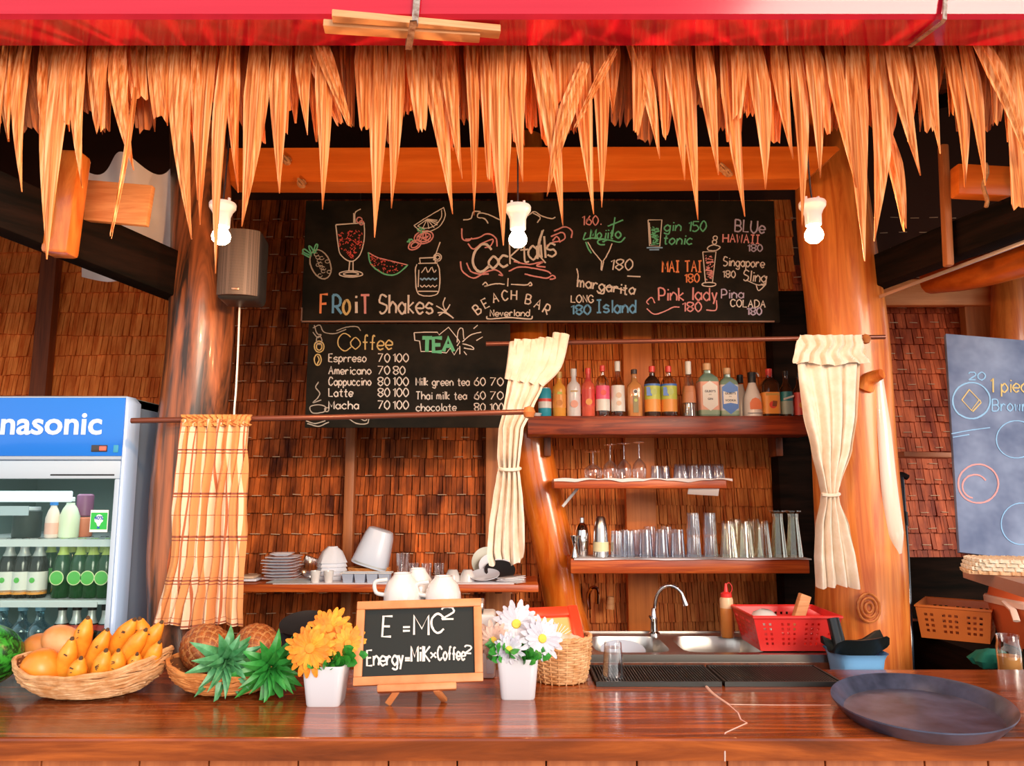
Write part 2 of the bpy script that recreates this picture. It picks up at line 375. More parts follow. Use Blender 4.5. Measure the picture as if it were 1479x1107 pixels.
# ---------------------------------------------------------------- setting: ground, floor, walls, ceiling
o = MB().box2((-9, -9, -0.06), (9, 1.62, 0)).build('ground', mat('sandy_ground', (0.30, 0.22, 0.15), (0.38, 0.29, 0.20), rough=0.95, scale=(4, 4, 4))); tag(o, kind='structure')
o = MB().box2((-3.4, 1.62, -0.06), (9, 4.2, 0)).build('floor', mat('dark_floor', (0.12, 0.06, 0.04), (0.2, 0.1, 0.06), rough=0.6, scale=(3, 3, 3))); tag(o, kind='structure')
wall = MB().box2((-3.0, 3.60, 0), (3.3, 3.68, 3.5)).build('wall_back', backm); tag(wall, kind='structure')
def reed_rows(x0, x1, z0, z1, pitch, m, wmin, wmax, y=3.595, out=0.016, seed=1, amp=0.0):
    r = random.Random(seed); z = z1; i = 0
    while z > z0:
        mb = MB(); x = x0+r.uniform(-.01, 0); wav = r.uniform(0, 6)
        while x < x1:
            wd = r.uniform(wmin, wmax); zb = z-pitch*1.10-r.uniform(0, .0035)+amp*math.sin(x*4+wav); zt = z+0.012+amp*math.sin(x*4+wav)
            yo = y-out-r.uniform(0, .006); g = 0.0012; tl = r.uniform(-.003, .003)
            v = [(x+g, y, zt), (x+wd-g, y, zt), (x+wd-g+tl, yo, zb), (x+g+tl, yo, zb+r.uniform(-.002, .002)), (x+g, y+.004, zt), (x+wd-g, y+.004, zt), (x+wd-g+tl, y+.003, zb), (x+g+tl, y+.003, zb)]
            v[2] = (v[2][0], yo-.0015, zb); mb.add(v, [(3, 2, 1, 0), (7, 3, 0, 4), (2, 6, 5, 1), (3, 7, 6, 2)]); x += wd
        o = mb.build('reed_shingle_row', m, wall, world=False, smooth=False); o['kind'] = 'stuff'
        z -= pitch*r.uniform(.94, 1.06); i += 1
xa, xb, xc, xd = P(300, 500, 3.58).x, P(748, 500, 3.58).x, P(1150, 500, 3.58).x, P(1500, 500, 3.58).x
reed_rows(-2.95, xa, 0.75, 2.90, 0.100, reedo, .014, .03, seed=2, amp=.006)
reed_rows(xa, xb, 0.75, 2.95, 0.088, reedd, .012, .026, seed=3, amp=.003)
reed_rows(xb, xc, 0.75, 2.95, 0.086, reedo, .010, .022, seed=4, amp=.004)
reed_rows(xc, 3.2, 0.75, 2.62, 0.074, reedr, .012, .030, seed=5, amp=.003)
mb = MB(); r_ = random.Random(9)
for x0, x1, pz in ((xa, xb, .088), (xc, 2.6, .074)):
    z = 2.9; k = 0
    while z > 0.8:
        x = x0+(0.05 if k % 2 else 0.0)+r_.uniform(0, .01)
        while x < x1-.05:
            l = r_.uniform(.030, .046); mb.box((x+l/2, 3.572, z-pz*.55+r_.uniform(-.003, .003)), (l, .003, .0028), (0, r_.uniform(-.06, .06), 0)); x += r_.uniform(.088, .10)
        z -= pz; k += 1
o = mb.build('cane_stitch', mat('pale_cane', (.62, .42, .27), rough=.6), wall, world=False, smooth=False); o['kind'] = 'stuff'
def stud(px0, px1, py0, py1, m, y=3.50, dep=0.05):
    a = P(px0, py1, y); b = P(px1, py0, y); c = P(px0, py0, y)
    o = MB().bbox(((a.x+b.x)/2, y+dep/2, (a.z+b.z)/2), (b.x-a.x, dep, b.z-a.z), .004).build('wall_stud', m, wall, world=False); o['kind'] = 'structure'
studm = mat('stud_timber', (0.34, 0.10, 0.03), (0.55, 0.19, 0.06), rough=0.5, scale=(40, 20, 2), bump=0.2)
stud(488, 515, 560, 1000, studm); stud(910, 940, 440, 1000, mat('stud_orange', (0.62, 0.16, 0.03), (0.80, 0.24, 0.05), rough=0.5, scale=(40, 20, 2), bump=.2))
stud(28, 62, 340, 1000, darkwood, 3.52); stud(700, 738, 600, 1000, studm, 3.48); stud(1140, 1172, 420, 1000, blackwood, 3.38, .1); stud(1440, 1500, 380, 1000, studm, 3.5)
o = MB().box2((-3.0, 1.9, 0), (-2.92, 3.6, 3.5)).build('wall_left', mat('side_mat', (0.40, 0.13, 0.04), (0.55, 0.2, 0.07), rough=.7, scale=(5, 30, 5))); tag(o, kind='structure')
# pitched ceiling of dark thatch, its front edge on the eave
zf = P(739, 25, 1.5).z; yb = G(739, 68, zf).y
c = MB(); c.add([(-3.2, 1.50, zf+.10), (9, 1.50, zf+.10), (9, 4.2, 3.75), (-3.2, 4.2, 3.75), (-3.2, 1.50, zf+.22), (9, 1.50, zf+.22), (9, 4.2, 3.9), (-3.2, 4.2, 3.9)], [(0, 1, 2, 3), (7, 6, 5, 4), (0, 4, 5, 1), (1, 5, 6, 2), (2, 6, 7, 3), (3, 7, 4, 0)])
ceil = c.build('ceiling', mat('dark_thatch', (0.035, 0.016, 0.008), (0.10, 0.04, 0.016), rough=.9, scale=(120, 6, 6), bump=.5)); tag(ceil, kind='structure')
sl = (3.75-zf-.10)/2.7
for i, x in enumerate([-2.6, -1.95, -1.3, -.62, .05, .7, 1.35, 2.0, 2.7, 3.4]):
    mb = MB().tube([(x, 1.7, zf+.06+.2*sl), (x+.02, 2.9, zf+.05+1.4*sl), (x, 4.0, zf+.05+2.5*sl)], .035, 8, smooth=3)
    o = mb.build('rafter', blackwood, ceil, world=False); o['kind'] = 'structure'
mb = MB()
for i in range(12):
    y = 1.72+i*.16; mb.tube([(-3.0, y, zf+.085+(y-1.5)*sl), (4, y, zf+.085+(y-1.5)*sl)], .012, 5)
o = mb.build('thatch_batten', darkwood, ceil, world=False); o['kind'] = 'stuff'
# ---------------------------------------------------------------- red eave beam
eb = MB(); Xe = 2.2
prof = [(1.50, zf+.008), (1.508, zf), (yb-.006, zf), (yb, zf+.006), (yb, zf+.30), (1.52, zf+.30), (1.505, zf+.13), (1.495, zf+.052), (1.4965, zf+.046)]
n = len(prof); v = [(-Xe, a, b) for a, b in prof]+[(Xe, a, b) for a, b in prof]
eb.add(v, [tuple(range(n)), tuple(range(2*n-1, n-1, -1))]+[((i+1) % n, i, i+n, (i+1) % n+n) for i in range(n)])
o = eb.build('eave_beam', redpaint, smooth=False, loc=(0, 1.5, zf)); tag(o, 'glossy red painted fascia beam running along the top above the thatch', 'beam')
def strap(pts, wd, label, m=strapm):
    mb = MB(); mb.tube(pts, wd/2, 4, smooth=0, ph=PI/4, flat=0.25)
    o = mb.build('metal_strap', m, smooth=False, loc=pts[0]); tag(o, label, 'bracket')
def flatbar(pts, wd, side, th=.003):
    mb = MB(); pts = [Vector(p) for p in pts]; side = Vector(side).normalized()*wd/2; v = []
    for i, p in enumerate(pts):
        d = (pts[min(i+1, len(pts)-1)]-pts[max(i-1, 0)]).normalized(); nn = d.cross(side).normalized()*th/2
        v += [p-side-nn, p+side-nn, p+side+nn, p-side+nn]
    f = [(3, 2, 1, 0)]
    for i in range(len(pts)-1):
        for k in range(4): f.append((i*4+k, i*4+(k+1) % 4, i*4+4+(k+1) % 4, i*4+4+k))
    f.append(tuple((len(pts)-1)*4+k for k in range(4))); return mb.add(v, f)
a = P(604, -22, 1.488); b1 = P(599, 26, 1.488); b2 = G(597, 30, zf-.045); cc = G(590, 71, zf-.045)
o = flatbar([a, b1+Vector((0, 0, -.02)), b2, cc, cc+Vector((0, .004, .03))], .014, (1, 0, 0)).build('metal_strap', strapm, smooth=False, loc=a); tag(o, 'pale worn metal strap holding two timber slats under the red beam', 'bracket')
a = P(1366, -22, 1.488); b1 = P(1364, 28, 1.488); b2 = G(1360, 33, zf-.012); cc = G(1314, 67, zf-.008)
o = flatbar([a, b1, b2, cc], .010, (1, .3, 0)).build('metal_strap', strapm, smooth=False, loc=a); tag(o, 'thin rusty metal strap wrapped under the red beam above the hanging rope', 'bracket')
for nm, q in (('lower timber slat held under the red beam by the metal strap', (468, 38, 693, 52, zf-.020, 0)), ('upper longer timber slat tucked between red beam and metal strap', (480, 24, 722, 46, zf-.014, .012))):
    p0 = G(q[0], q[1], q[4]); p1 = G(q[2], q[3], q[4]); d = p1-p0; ang = math.atan2(d.y, d.x)
    o = MB().bbox((0, 0, 0), (d.length, .030, .016), .002, (0, 0, ang)).build('loose_lath', palewood, world=False); o.location = (p0+p1)/2; tag(o, nm, 'slat')
# ---------------------------------------------------------------- thatch fringe: every leaf a part
fr = thing('thatch_fringe', 'dry palm leaf fringe hanging from behind the red eave beam', 'thatch', (0, yb+.03, zf))
def leaf(xt, xtip, ytip, wpx, Y, m, trunc=0.0, bend=0.0, ytop=42, seed=None, curl=0.0, yt2=None):
    r = random; top = P(xt, ytop, Y); tip = P(xtip, ytip, Y-.01); W = wpx*Y/FPX*1.03; n = 11; K = 7; v = []
    fr_ = [r.uniform(-1, 1) for _ in range(K)]
    L = (tip-top).length; ax = (tip-top).normalized(); sd = Vector((ax.z, 0, -ax.x)).normalized()*-1; w0 = r.uniform(.62, .85)
    for i in range(n+1):
        t = i/n; c = top.lerp(tip, t)+sd*(bend*W*math.sin(PI*t))+Vector((0, -curl*t*t-.012*math.sin(PI*t), 0))
        prof = (w0+(1-w0)*min(1, t/.35)) if t < .35 else (1-((t-.35)/.65)**1.25*(1-trunc))
        hw = W/2*max(prof, .035)
        for k in range(K):
            u = -1+2*k/(K-1); zg = (.0038*(1 if k % 2 else -1))*max(prof, .15)+(-.010*(1-u*u))*prof
            p = c+sd*hw*u+Vector((0, zg, 0))
            if i == n and trunc > .15: p += ax*fr_[k]*.012
            v.append(p)
    nf = len(v); v += [q+Vector((0, .0012, 0)) for q in v]; f = []
    for i in range(n):
        for k in range(K-1):
            a = i*K+k; f.append((a, a+K, a+K+1, a+1)); f.append((a+nf, a+1+nf, a+K+1+nf, a+K+nf))
    for i in range(n):
        for k in (0, K-1): a = i*K+k; f.append((a, a+nf, a+K+nf, a+K))
    o = MB().add(v, f).build('palm_leaf', m, fr, smooth=False)
LV = [(8, 4, 228, 18), (-6, 2, 150, 26), (42, 33, 278, 24), (66, 69, 245, 16), (92, 74, 378, 42), (120, 123, 275, 24), (172, 198, 250, 30), (262, 278, 347, 34), (283, 286, 290, 18), (306, 291, 327, 26), (330, 315, 398, 22),
(340, 347, 282, 22), (376, 352, 330, 38), (405, 404, 280, 30), (464, 468, 306, 26), (546, 543, 347, 30), (572, 567, 305, 26), (612, 654, 311, 30), (646, 668, 262, 24), (678, 685, 314, 18), (700, 714, 282, 26), (723, 727, 356, 38), (752, 755, 268, 26), (770, 813, 327, 30), (838, 857, 312, 28), (866, 868, 303, 24), (906, 952, 231, 26), (962, 987, 264, 26), (984, 1008, 318, 26),
(1012, 1035, 257, 28), (1048, 1075, 314, 28), (1082, 1102, 278, 32), (1122, 1141, 235, 26), (1143, 1154, 330, 24), (1168, 1180, 262, 26), (1196, 1233, 274, 26), (1234, 1248, 378, 34), (1266, 1261, 350, 36), (1285, 1324, 258, 30), (1362, 1393, 271, 28), (1388, 1419, 271, 26), (20, 18, 205, 20), (152, 150, 190, 22), (236, 244, 184, 26), (438, 447, 200, 24), (1334, 1356, 224, 24)]
for a in LV:
    leaf(*a, 1.655+random.uniform(-.012, .018), leafm, bend=random.uniform(-.25, .25), curl=random.uniform(0, .02))
for a in [(1464, 1468, 300, 40, .6), (440, 494, 186, 26, .4), (600, 610, 188, 34, .45), (636, 652, 220, 30, .2), (198, 206, 148, 30, .8), (228, 236, 178, 30, .7), (144, 148, 190, 30, .5), (524, 528, 186, 24, .6), (812, 812, 158, 34, .6), (930, 918, 192, 30, .3), (1068, 1062, 172, 26, .5), (1160, 1190, 192, 34, .5), (1322, 1342, 194, 26, .8), (1300, 1306, 176, 26, .3), (1200, 1222, 214, 26, .2), (960, 960, 200, 30, .3), (700, 708, 262, 18, .5), (414, 412, 200, 22, .5), (106, 100, 178, 28, .4), (1432, 1436, 180, 28, .4)]:
    leaf(*a[:4], 1.665+random.uniform(-.01, .02), leafm, trunc=a[4], curl=.01)
leaf(1404, 1486, 232, 30, 1.632, leafm, trunc=.2); leaf(1278, 1306, 330, 24, 1.68, leafm, trunc=.25, ytop=190); leaf(844, 790, 284, 26, 1.628, leafm, trunc=.02, ytop=92, bend=-.2); leaf(889, 832, 182, 13, 1.622, leafm, trunc=.3, ytop=72); leaf(197, 161, 338, 8, 1.625, leafm, trunc=.4, ytop=128, bend=.9); leaf(456, 505, 180, 24, 1.632, leafm, trunc=.3)
x = -12
while x < 1500:                                              # second layer, shorter leaves behind
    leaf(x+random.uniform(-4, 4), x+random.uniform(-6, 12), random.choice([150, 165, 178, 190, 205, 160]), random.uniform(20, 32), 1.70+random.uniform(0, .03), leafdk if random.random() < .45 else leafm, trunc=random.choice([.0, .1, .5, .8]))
    x += random.uniform(11, 15)
# ---------------------------------------------------------------- timber frame inside
def log(name, pts, r, m, label, cat, n=20, smooth=5, rings=None, noise=.006):
    mb = MB().tube(pts, r, n, smooth=smooth)
    base = Vector(pts[0])
    mb.v = [q+Vector((1, .6, 0))*(mnoise.noise(Vector((q.x*6, q.y*6, q.z*2.2)))*noise) for q in mb.v]
    o = mb.build(name, m, loc=base, angle=60)
    if label: tag(o, label, cat)
    return o
Yb = 2.55
zt, zb = P(600, 214, Yb).z, P(600, 262, Yb).z; x0, x1 = P(330, 240, Yb).x, P(1213, 215, Yb).x; x2 = P(1165, 250, Yb).x
mb = MB().prism([(x0, zt), (x0, zb), (-.3, zb-.004), (.4, zb+.003), (x2, zb+.01), (x1, zt-.005), (x1-.01, zt+.006), (.3, zt+.004)], Yb, Yb+.10)
xb_ = mb.build('cross_beam', orangewood, loc=(0, Yb, zb)); tag(xb_, 'orange varnished timber beam spanning above the menu blackboards', 'beam')
rope = mat('frayed_rope', (.70, .36, .16), (.45, .18, .07), rough=.9, scale=(80, 80, 80))
for px, py in ((415, 233), (436, 266), (1050, 250), (1043, 244)):
    q = P(px, py, Yb-.012); mb = MB()
    for k in range(5): mb.tube([q+Vector((.012*math.cos(k*1.3+a*.9), -.004*k, .014*math.sin(a*.9+k))) for a in range(5)], .0045, 5, smooth=3)
    o = mb.build('rope_knot', rope, xb_)
pr = log('timber_post', [Vector((P(1246, 960, 2.85).x, 2.85, 0)), P(1246, 960, 2.85), P(1243, 800, 2.85), P(1232, 640, 2.85), P(1224, 480, 2.85), P(1206, 330, 2.85), P(1196, 215, 2.88), P(1193, 165, 2.88)], [.158, .157, .152, .146, .142, .136, .128, .122], postwood, 'thick varnished tree trunk post with knots behind the cream curtain beside the sink', 'post', 28)
q = P(1254, 878, 2.70); mb = MB()
for k, rr in enumerate((.038, .026, .013)): mb.tube([q+Vector((rr*math.cos(a*PI/8), -.004-.001*k, rr*1.25*math.sin(a*PI/8))) for a in range(16)], .0045, 6, closed=True)
mb.build('knot', mat('knot_wood', (.50, .12, .02), (.76, .25, .055), rough=.4, scale=(40, 40, 40)), pr)
mb = MB().tube([P(1248, 560, 2.72), P(1256, 548, 2.70), P(1274, 540, 2.66)], [.035, .028, .018], 10, smooth=3); mb.build('branch_stub', postwood, pr)
mb = MB().tube([P(1270, 545, 2.715), P(1277, 620, 2.705), P(1284, 700, 2.700), P(1293, 770, 2.71), P(1298, 800, 2.725)], [.014, .025, .029, .030, .012], 12, smooth=5, flat=.5); mb.build('sapwood_highlight', mat('highlit_sapwood', (.86, .66, .50), (.92, .78, .66), rough=.25, scale=(20, 20, 2), coat=.8), pr)  # bark-stripped strip, with the daylight highlight put into its pale colour
log('bent_timber_post', [Vector((P(830, 960, 3.43).x, 3.43, 0)), P(828, 960, 3.43), P(813, 872, 3.43), P(803, 805, 3.43), P(783, 720, 3.43), P(770, 650, 3.43), P(763, 560, 3.43), P(762, 460, 3.43), P(760, 300, 3.43), P(758, 200, 3.43)], [.09, .09, .085, .09, .092, .092, .09, .09, .085, .085], postred, 'glossy orange bent tree post between the two curtains, beside the glass shelves', 'post', 22)
log('dark_timber_post', [Vector((P(262, 980, 2.45).x, 2.45, 0)), P(260, 960, 2.45), P(262, 800, 2.45), P(268, 680, 2.45), P(284, 560, 2.45), P(293, 430, 2.45), P(292, 300, 2.48), P(285, 190, 2.5)], [.100, .100, .100, .096, .102, .102, .095, .09], postdark, 'dark weathered tree post under the loudspeaker, beside the plaid curtain', 'post', 24)
def beam(name, a, b, w_, h, m, label, bv=.006):
    a, b = Vector(a), Vector(b); d = b-a; zc = d.normalized(); xs = zc.cross(Vector((0, 0, 1))).normalized(); up = xs.cross(zc)
    R = Matrix((zc, xs, up)).transposed()
    o = MB().bbox((0, 0, 0), (d.length, w_, h), bv, R).build(name, m, world=False); o.location = (a+b)/2
    return tag(o, label, 'beam') if label else o
beam('roof_tie_beam', P(-150, 232, 1.75), P(258, 402, 2.42), .07, .15, blackwood, 'blackened slanting beam running from the speaker post out under the thatch')
beam('roof_tie_beam', P(1258, 398, 2.80), P(1600, 262, 2.0), .07, .12, blackwood, 'blackened slanting beam rising from the trunk post towards the hanging rope')
a, b = P(1262, 432, 2.76), P(1500, 342, 2.15)
o = beam('metal_edge_strip', a, b, .006, .012, mat('dull_aluminium', (.75, .62, .52), rough=.35, metal=.7), None, .001); tag(o, 'thin pale metal strip along the lower edge of the dark beam', 'strip')
log('orange_round_beam', [P(1345, 405, 3.0), P(1420, 392, 2.75), P(1560, 350, 2.4)], [.055, .06, .06], orangewood, 'orange round log under the dark beam over the blue blackboard', 'beam', 14)
log('orange_post', [Vector((P(1470, 700, 3.40).x, 3.40, 0)), P(1466, 600, 3.40), P(1460, 380, 3.40)], [.085, .085, .08], postwood, 'orange tree post standing behind the blue blackboard', 'post', 16)
beam('wall_plate', P(1270, 424, 3.50), P(1520, 424, 3.50), .05, .125, mat('orange_board', (.80, .27, .08), (.92, .38, .14), rough=.5, scale=(3, 20, 40)), 'orange board nailed along the top of the red woven wall')
beam('eave_timber', P(1378, 262, 2.3), P(1520, 270, 2.3), .05, .10, orangewood, 'short orange timber under the roof behind the hanging rope')
o = MB().tube([P(1423+3*math.sin(i), 236+i*7, 2.2) for i in range(10)], .006, 6).build('hanging_rope', rope, loc=P(1423, 236, 2.2)); tag(o, 'short twisted rope hanging below the orange timber', 'rope')
beam('upright_brace', P(1362, 210, 2.4), P(1370, 385, 2.4), .03, .025, studm, 'thin brown upright brace between roof and dark beam')
beam('king_post', P(106, 222, 2.05), P(86, 370, 2.05), .066, .075, mat('amber_post', (.66, .15, .02), (.90, .30, .06), rough=.3, scale=(18, 18, 4), coat=.5, dist=2), 'short amber varnished post end hanging below the thatch, beside the raw board', .012)
o = MB().bbox((0, 0, 0), (.20, .022, .12), .002, (0, math.radians(5), 0)).build('raw_board', palewood, world=False); o.location = P(168, 294, 2.12); tag(o, 'pale raw timber board nailed behind the short amber post', 'board')
mb = MB(); nv = 40                                            # corrugated white roofing sheet, seen folded down
for s_ in (0, .003):
    for j, (yy, Yd) in enumerate(((236, 2.45), (330, 2.50), (400, 2.62))):
        for i in range(nv+1):
            u = i/nv; q = P(118+(130 + 4*j)*u, yy+(12*math.sin(u*9+.6) if j == 0 else 0)+(18*u if j == 2 else 0), Yd); q.y += .03*math.sin(u*9)+s_; mb.v.append(q)
for s_ in (0, 1):
    for j in range(2):
        for i in range(nv): a = s_*3*(nv+1)+j*(nv+1)+i; mb.f.append((a, a+1, a+nv+2, a+nv+1)); mb.m.append(0)
o = mb.build('roofing_sheet', mat('white_roof_sheet', (.72, .64, .66), (.88, .84, .88), rough=.4, scale=(3, 3, 3)), loc=P(180, 320, 2.5)); tag(o, 'curled white corrugated roofing sheet behind the raw board', 'roofing sheet')
# loudspeaker on the dark post
sp_ = thing('loudspeaker', 'black loudspeaker with metal grille above the dark post, behind a bulb', 'speaker', P(342, 432, 2.22), (0, 0, .12))
mb = MB().bbox((0, .062, .110), (.126, .124, .22), .02, seg=3); mb.build('cabinet', blackp, sp_, world=False)
gm = mat('speaker_grille', (.10, .08, .07), rough=.55, metal=.3); nt = gm.node_tree
vo = nt.nodes.new('ShaderNodeTexVoronoi'); vo.inputs['Scale'].default_value = 260; vo.inputs['Randomness'].default_value = 0.0
t_ = nt.nodes.new('ShaderNodeTexCoord'); rr = nt.nodes.new('ShaderNodeValToRGB'); nt.links.new(t_.outputs['Object'], vo.inputs[0]); nt.links.new(vo.outputs['Distance'], rr.inputs[0])
rr.color_ramp.elements[0].position = .30; rr.color_ramp.elements[0].color = (.015, .012, .012, 1); rr.color_ramp.elements[1].position = .42; rr.color_ramp.elements[1].color = (.12, .085, .07, 1)
nt.links.new(rr.outputs[0], nt.nodes['Principled BSDF'].inputs['Base Color'])
mb = MB(); ng = 16
for j in range(2):
    for i in range(ng+1):
        u = -1+2*i/ng; mb.v.append(Vector((.059*u, -.020*(1-abs(u)**2.5), .010+.200*j)))
for i in range(ng+1): pass
mb.f = [(i, i+1, i+ng+2, i+ng+1) for i in range(ng)]+[tuple(range(ng, -1, -1)), tuple(range(ng+1, 2*ng+2))]; mb.m = [0]*len(mb.f)
mb.build('grille', gm, sp_, world=False)
MB().bbox((.0, -.024, .025), (.022, .003, .006), .001).build('badge', strapm, sp_, world=False)
o = MB().tube([P(346, 440,2.33), P(344, 500,2.33), P(341, 560,2.33), P(338, 610,2.33), P(342, 700,2.33)], .003, 5, smooth=4).build('white_cable', whitep, loc=P(346, 440,2.33)); tag(o, 'thin white cable running down the dark post from the loudspeaker', 'cable')
# ---------------------------------------------------------------- three bulbs
BL = [(322, 294, 'hanging lit bulb in white socket in front of the loudspeaker'), (748, 298, 'hanging lit bulb in white socket in front of the menu blackboard'), (1173, 292, 'hanging lit bulb in white socket in front of the thick trunk post')]
for i, (px, py, lb) in enumerate(BL):
    Y = 1.80; top = P(px, py, Y); t = thing('light_bulb', lb, 'bulb', top)
    MB().lathe([(.030, 0), (.0315, -.003), (.031, -.012), (.024, -.022), (.0195, -.034), (.0190, -.058), (.0175, -.060)], 28, flute=.02, fn=28).build('socket', whitep, t, world=False)
    MB().lathe([(.012, -.058), (.0145, -.066), (.0205, -.076), (.0225, -.084), (.0205, -.094), (.012, -.102), (0, -.104)], 20).build('globe', bulbm, t, world=False)
    mb = MB()
    for sx_ in (-.015, .015): mb.tube([(sx_, 0, -.002), (sx_, 0, .014)], .0035, 6)
    mb.build('pin', whitep, t, world=False)
    MB().tube([(0, 0, .0), (0, 0.01, .10), (0, .03, zf+.105+.33*sl-top.z)], .0022, 5, smooth=4).build('wire', blackp, t, world=False)
    l = lamp('POINT', 'bulb_light', (0, -.004, -.128), 9.0, (1.0, .52, .22), shadow_soft_size=.02); l.parent = t
# ---------------------------------------------------------------- menu blackboards
def board(name, label, px0, py0, px1, py1, Y, th=.014, m=boardm, cat='blackboard'):
    a, b = P(px0, py1, Y), P(px1, py0, Y); t = thing(name, label, cat, ((a.x+b.x)/2, Y, a.z))
    MB().bbox(((a.x+b.x)/2, Y+th/2, (a.z+b.z)/2), (b.x-a.x, th, b.z-a.z), .002).build('panel', m, t); return t
YB = 3.02
bb = board('menu_blackboard', 'wide black cocktail menu board with chalk drinks under the cross beam', 435, 290, 1118, 466, YB)
for px in (520, 1040): q = P(px, 300, YB); MB().tube([q+Vector((0, .004, 0)), Vector((q.x, YB+.004, zf+.1+(YB-1.5)*sl+.01))], .002, 5).build('hanging_wire', blackp, bb)
zl, zh = P(435, 466, YB).z, P(435, 290, YB).z; xl, xr = P(435, 466, YB).x, P(1118, 466, YB).x
mb = MB(); mb.box(((xl+xr)/2, YB-.003, zl+.003), (xr-xl, .006, .006)); mb.box((xl+.002, YB-.003, zl+.03), (.004, .006, .06)); mb.build('edge_strip', mat('worn_edge', (.30, .17, .12), rough=.6), bb)
pj = lambda x, y: P(x, y, YB-.0012)
T = text_strokes
def wr(txt, x, y, h, col, wpx=2.1, par=bb, prj=None, rep=2, **k): return chalk('chalk_lettering', T(txt, x, y, h, **k), prj or pj, CH[col], wpx, par, rep=rep)
def dr(strokes, col, wpx=1.6, par=bb, prj=None, rep=1): return chalk('chalk_drawing', strokes, prj or pj, CH[col], wpx, par, rep=rep)
for ch, x, c_, h in (('F', 463, 'orange', 27), ('R', 481, 'blue', 26), ('O', 496, 'yellow', 19), ('i', 512, 'white', 27), ('T', 521, 'pink', 27)):
    wr(ch, x, 453, h, c_, 3.4, rep=3, sx=.78 if ch != 'i' else 1)
wr('Shakes', 548, 453, 26, 'white', 2.6, x1=625, sx=.88)
dr([sm((630, 442), (640, 448), (655, 460)), sm((632, 452), (642, 452), (653, 458)), sm((643, 430), (640, 440), (645, 452)), sm((650, 440), (645, 448), (634, 456))], 'white', 1.8)
# pineapple
dr([ell(463, 382, 14, 22, 0, 360, 22, -22)], 'dim', 1.8, rep=2); dr([ell(457+7*(i % 3)+i*.9, 368+5*i, 3.2, 2.4, 0, 300, 7) for i in range(7)]+[ell(462-3+i*2, 372+5*i, 3, 2.5, 20, 330, 7) for i in range(5)], 'dim', 1.2)
dr([sm((450, 370), (438, 364), (440, 360), (450, 368)), sm((450, 368), (446, 356), (450, 358), (454, 366)), sm((452, 366), (456, 354), (459, 355), (455, 366)), sm((447, 372), (436, 366))], 'green', 2, rep=2)
# stemmed shake glass
dr([[(485, 325), (526, 322)], sm((485, 325), (488, 350), (492, 368), (507, 378), (520, 368), (526, 345), (526, 322)), [(505, 378), (504, 392)], [(510, 378), (510, 392)], ell(507, 396, 17, 4.5), ell(507, 396, 11, 2.5), sm((513, 322), (513, 308), (521, 302)), sm((511, 322), (511, 308))], 'white', 1.5, rep=2)
sc = []
for i in range(150):
    a = random.uniform(489, 524); b = random.uniform(334, 373)
    if abs(a-507) < 17-max(0, b-355)*.75: sc.append([(a, b), (a+random.uniform(-3, 3), b+random.uniform(-2.5, 2.5))])
dr(sc, 'red', 1.3); dr([ell(519, 318, 4, 4), ell(522, 322, 3, 3)], 'pink', 1.6, rep=2)
dr([sm((532, 365), (545, 372), (560, 376), (589, 383)), ], 'pink', 1.6); dr([sm((532, 365), (536, 382), (555, 396), (573, 396), (589, 383))], 'green', 1.9, rep=2)
sc = []
for i in range(130):
    a = random.uniform(535, 584); b = random.uniform(366, 394)
    if b > 366+(a-532)*.31+1 and ((a-560)/28)**2+((b-372)/23)**2 < 1: sc.append([(a, b), (a+random.uniform(-2, 2), b+random.uniform(-2, 2))])
dr(sc, 'red', 1.3)
# citrus slice and strawberries
dr([sm((598, 326), (615, 315), (632, 305), (641, 300)), sm((641, 300), (643, 312), (636, 326), (622, 334), (608, 334), (598, 326)), sm((638, 304), (637, 315), (628, 326), (614, 330), (603, 327))]+[[(617, 317), (617+16*math.cos(a), 322+9*math.sin(a))] for a in (-.4, 0, .4, .9, 1.4, 2.0, 2.6)], 'white', 1.3, rep=2)
dr([ell(612, 343, 14, 9, 0, 360, 18, -15), ell(612, 343, 10, 6, 0, 360, 14, -15), ell(599, 354, 10, 6, 0, 360, 16, -30), ell(599, 354, 6, 3.5, 0, 360, 12, -30)]+[[(random.uniform(602, 622), random.uniform(336, 350)), (random.uniform(602, 622), random.uniform(336, 350))] for _ in range(9)], 'pink', 1.8, rep=2)
dr([sm((603, 332), (608, 330), (613, 333), (609, 337), (603, 332)), sm((588, 350), (594, 346), (598, 350)), [(591, 345), (592, 352)], [(608, 328), (609, 338)]], 'green', 2.2, rep=2)
# mason jar
dr([sm((602, 382), (600, 392), (602, 420), (610, 427), (626, 427), (634, 420), (635, 392), (632, 382)), [(606, 373), (628, 372)], [(606, 373), (607, 381)], [(628, 372), (629, 381)], [(604, 381), (632, 380)], [(604, 421), (632, 421)], [(626, 376), (636, 350)], ell(632, 372, 5.5, 5.5), ell(632, 372, 3, 3), [(605, 390), (604, 415)]], 'white', 1.5, rep=2)
dr([sm(*[(607+i*3, 402+2.5*(i % 2)) for i in range(9)], n=2)], 'lblue', 2, rep=2); dr([sm(*[(607+i*3, 412+3*(i % 2)) for i in range(9)], n=2), sm(*[(609+i*3, 394-4*(i % 3)) for i in range(8)], n=2)], 'white', 1.3, rep=2)
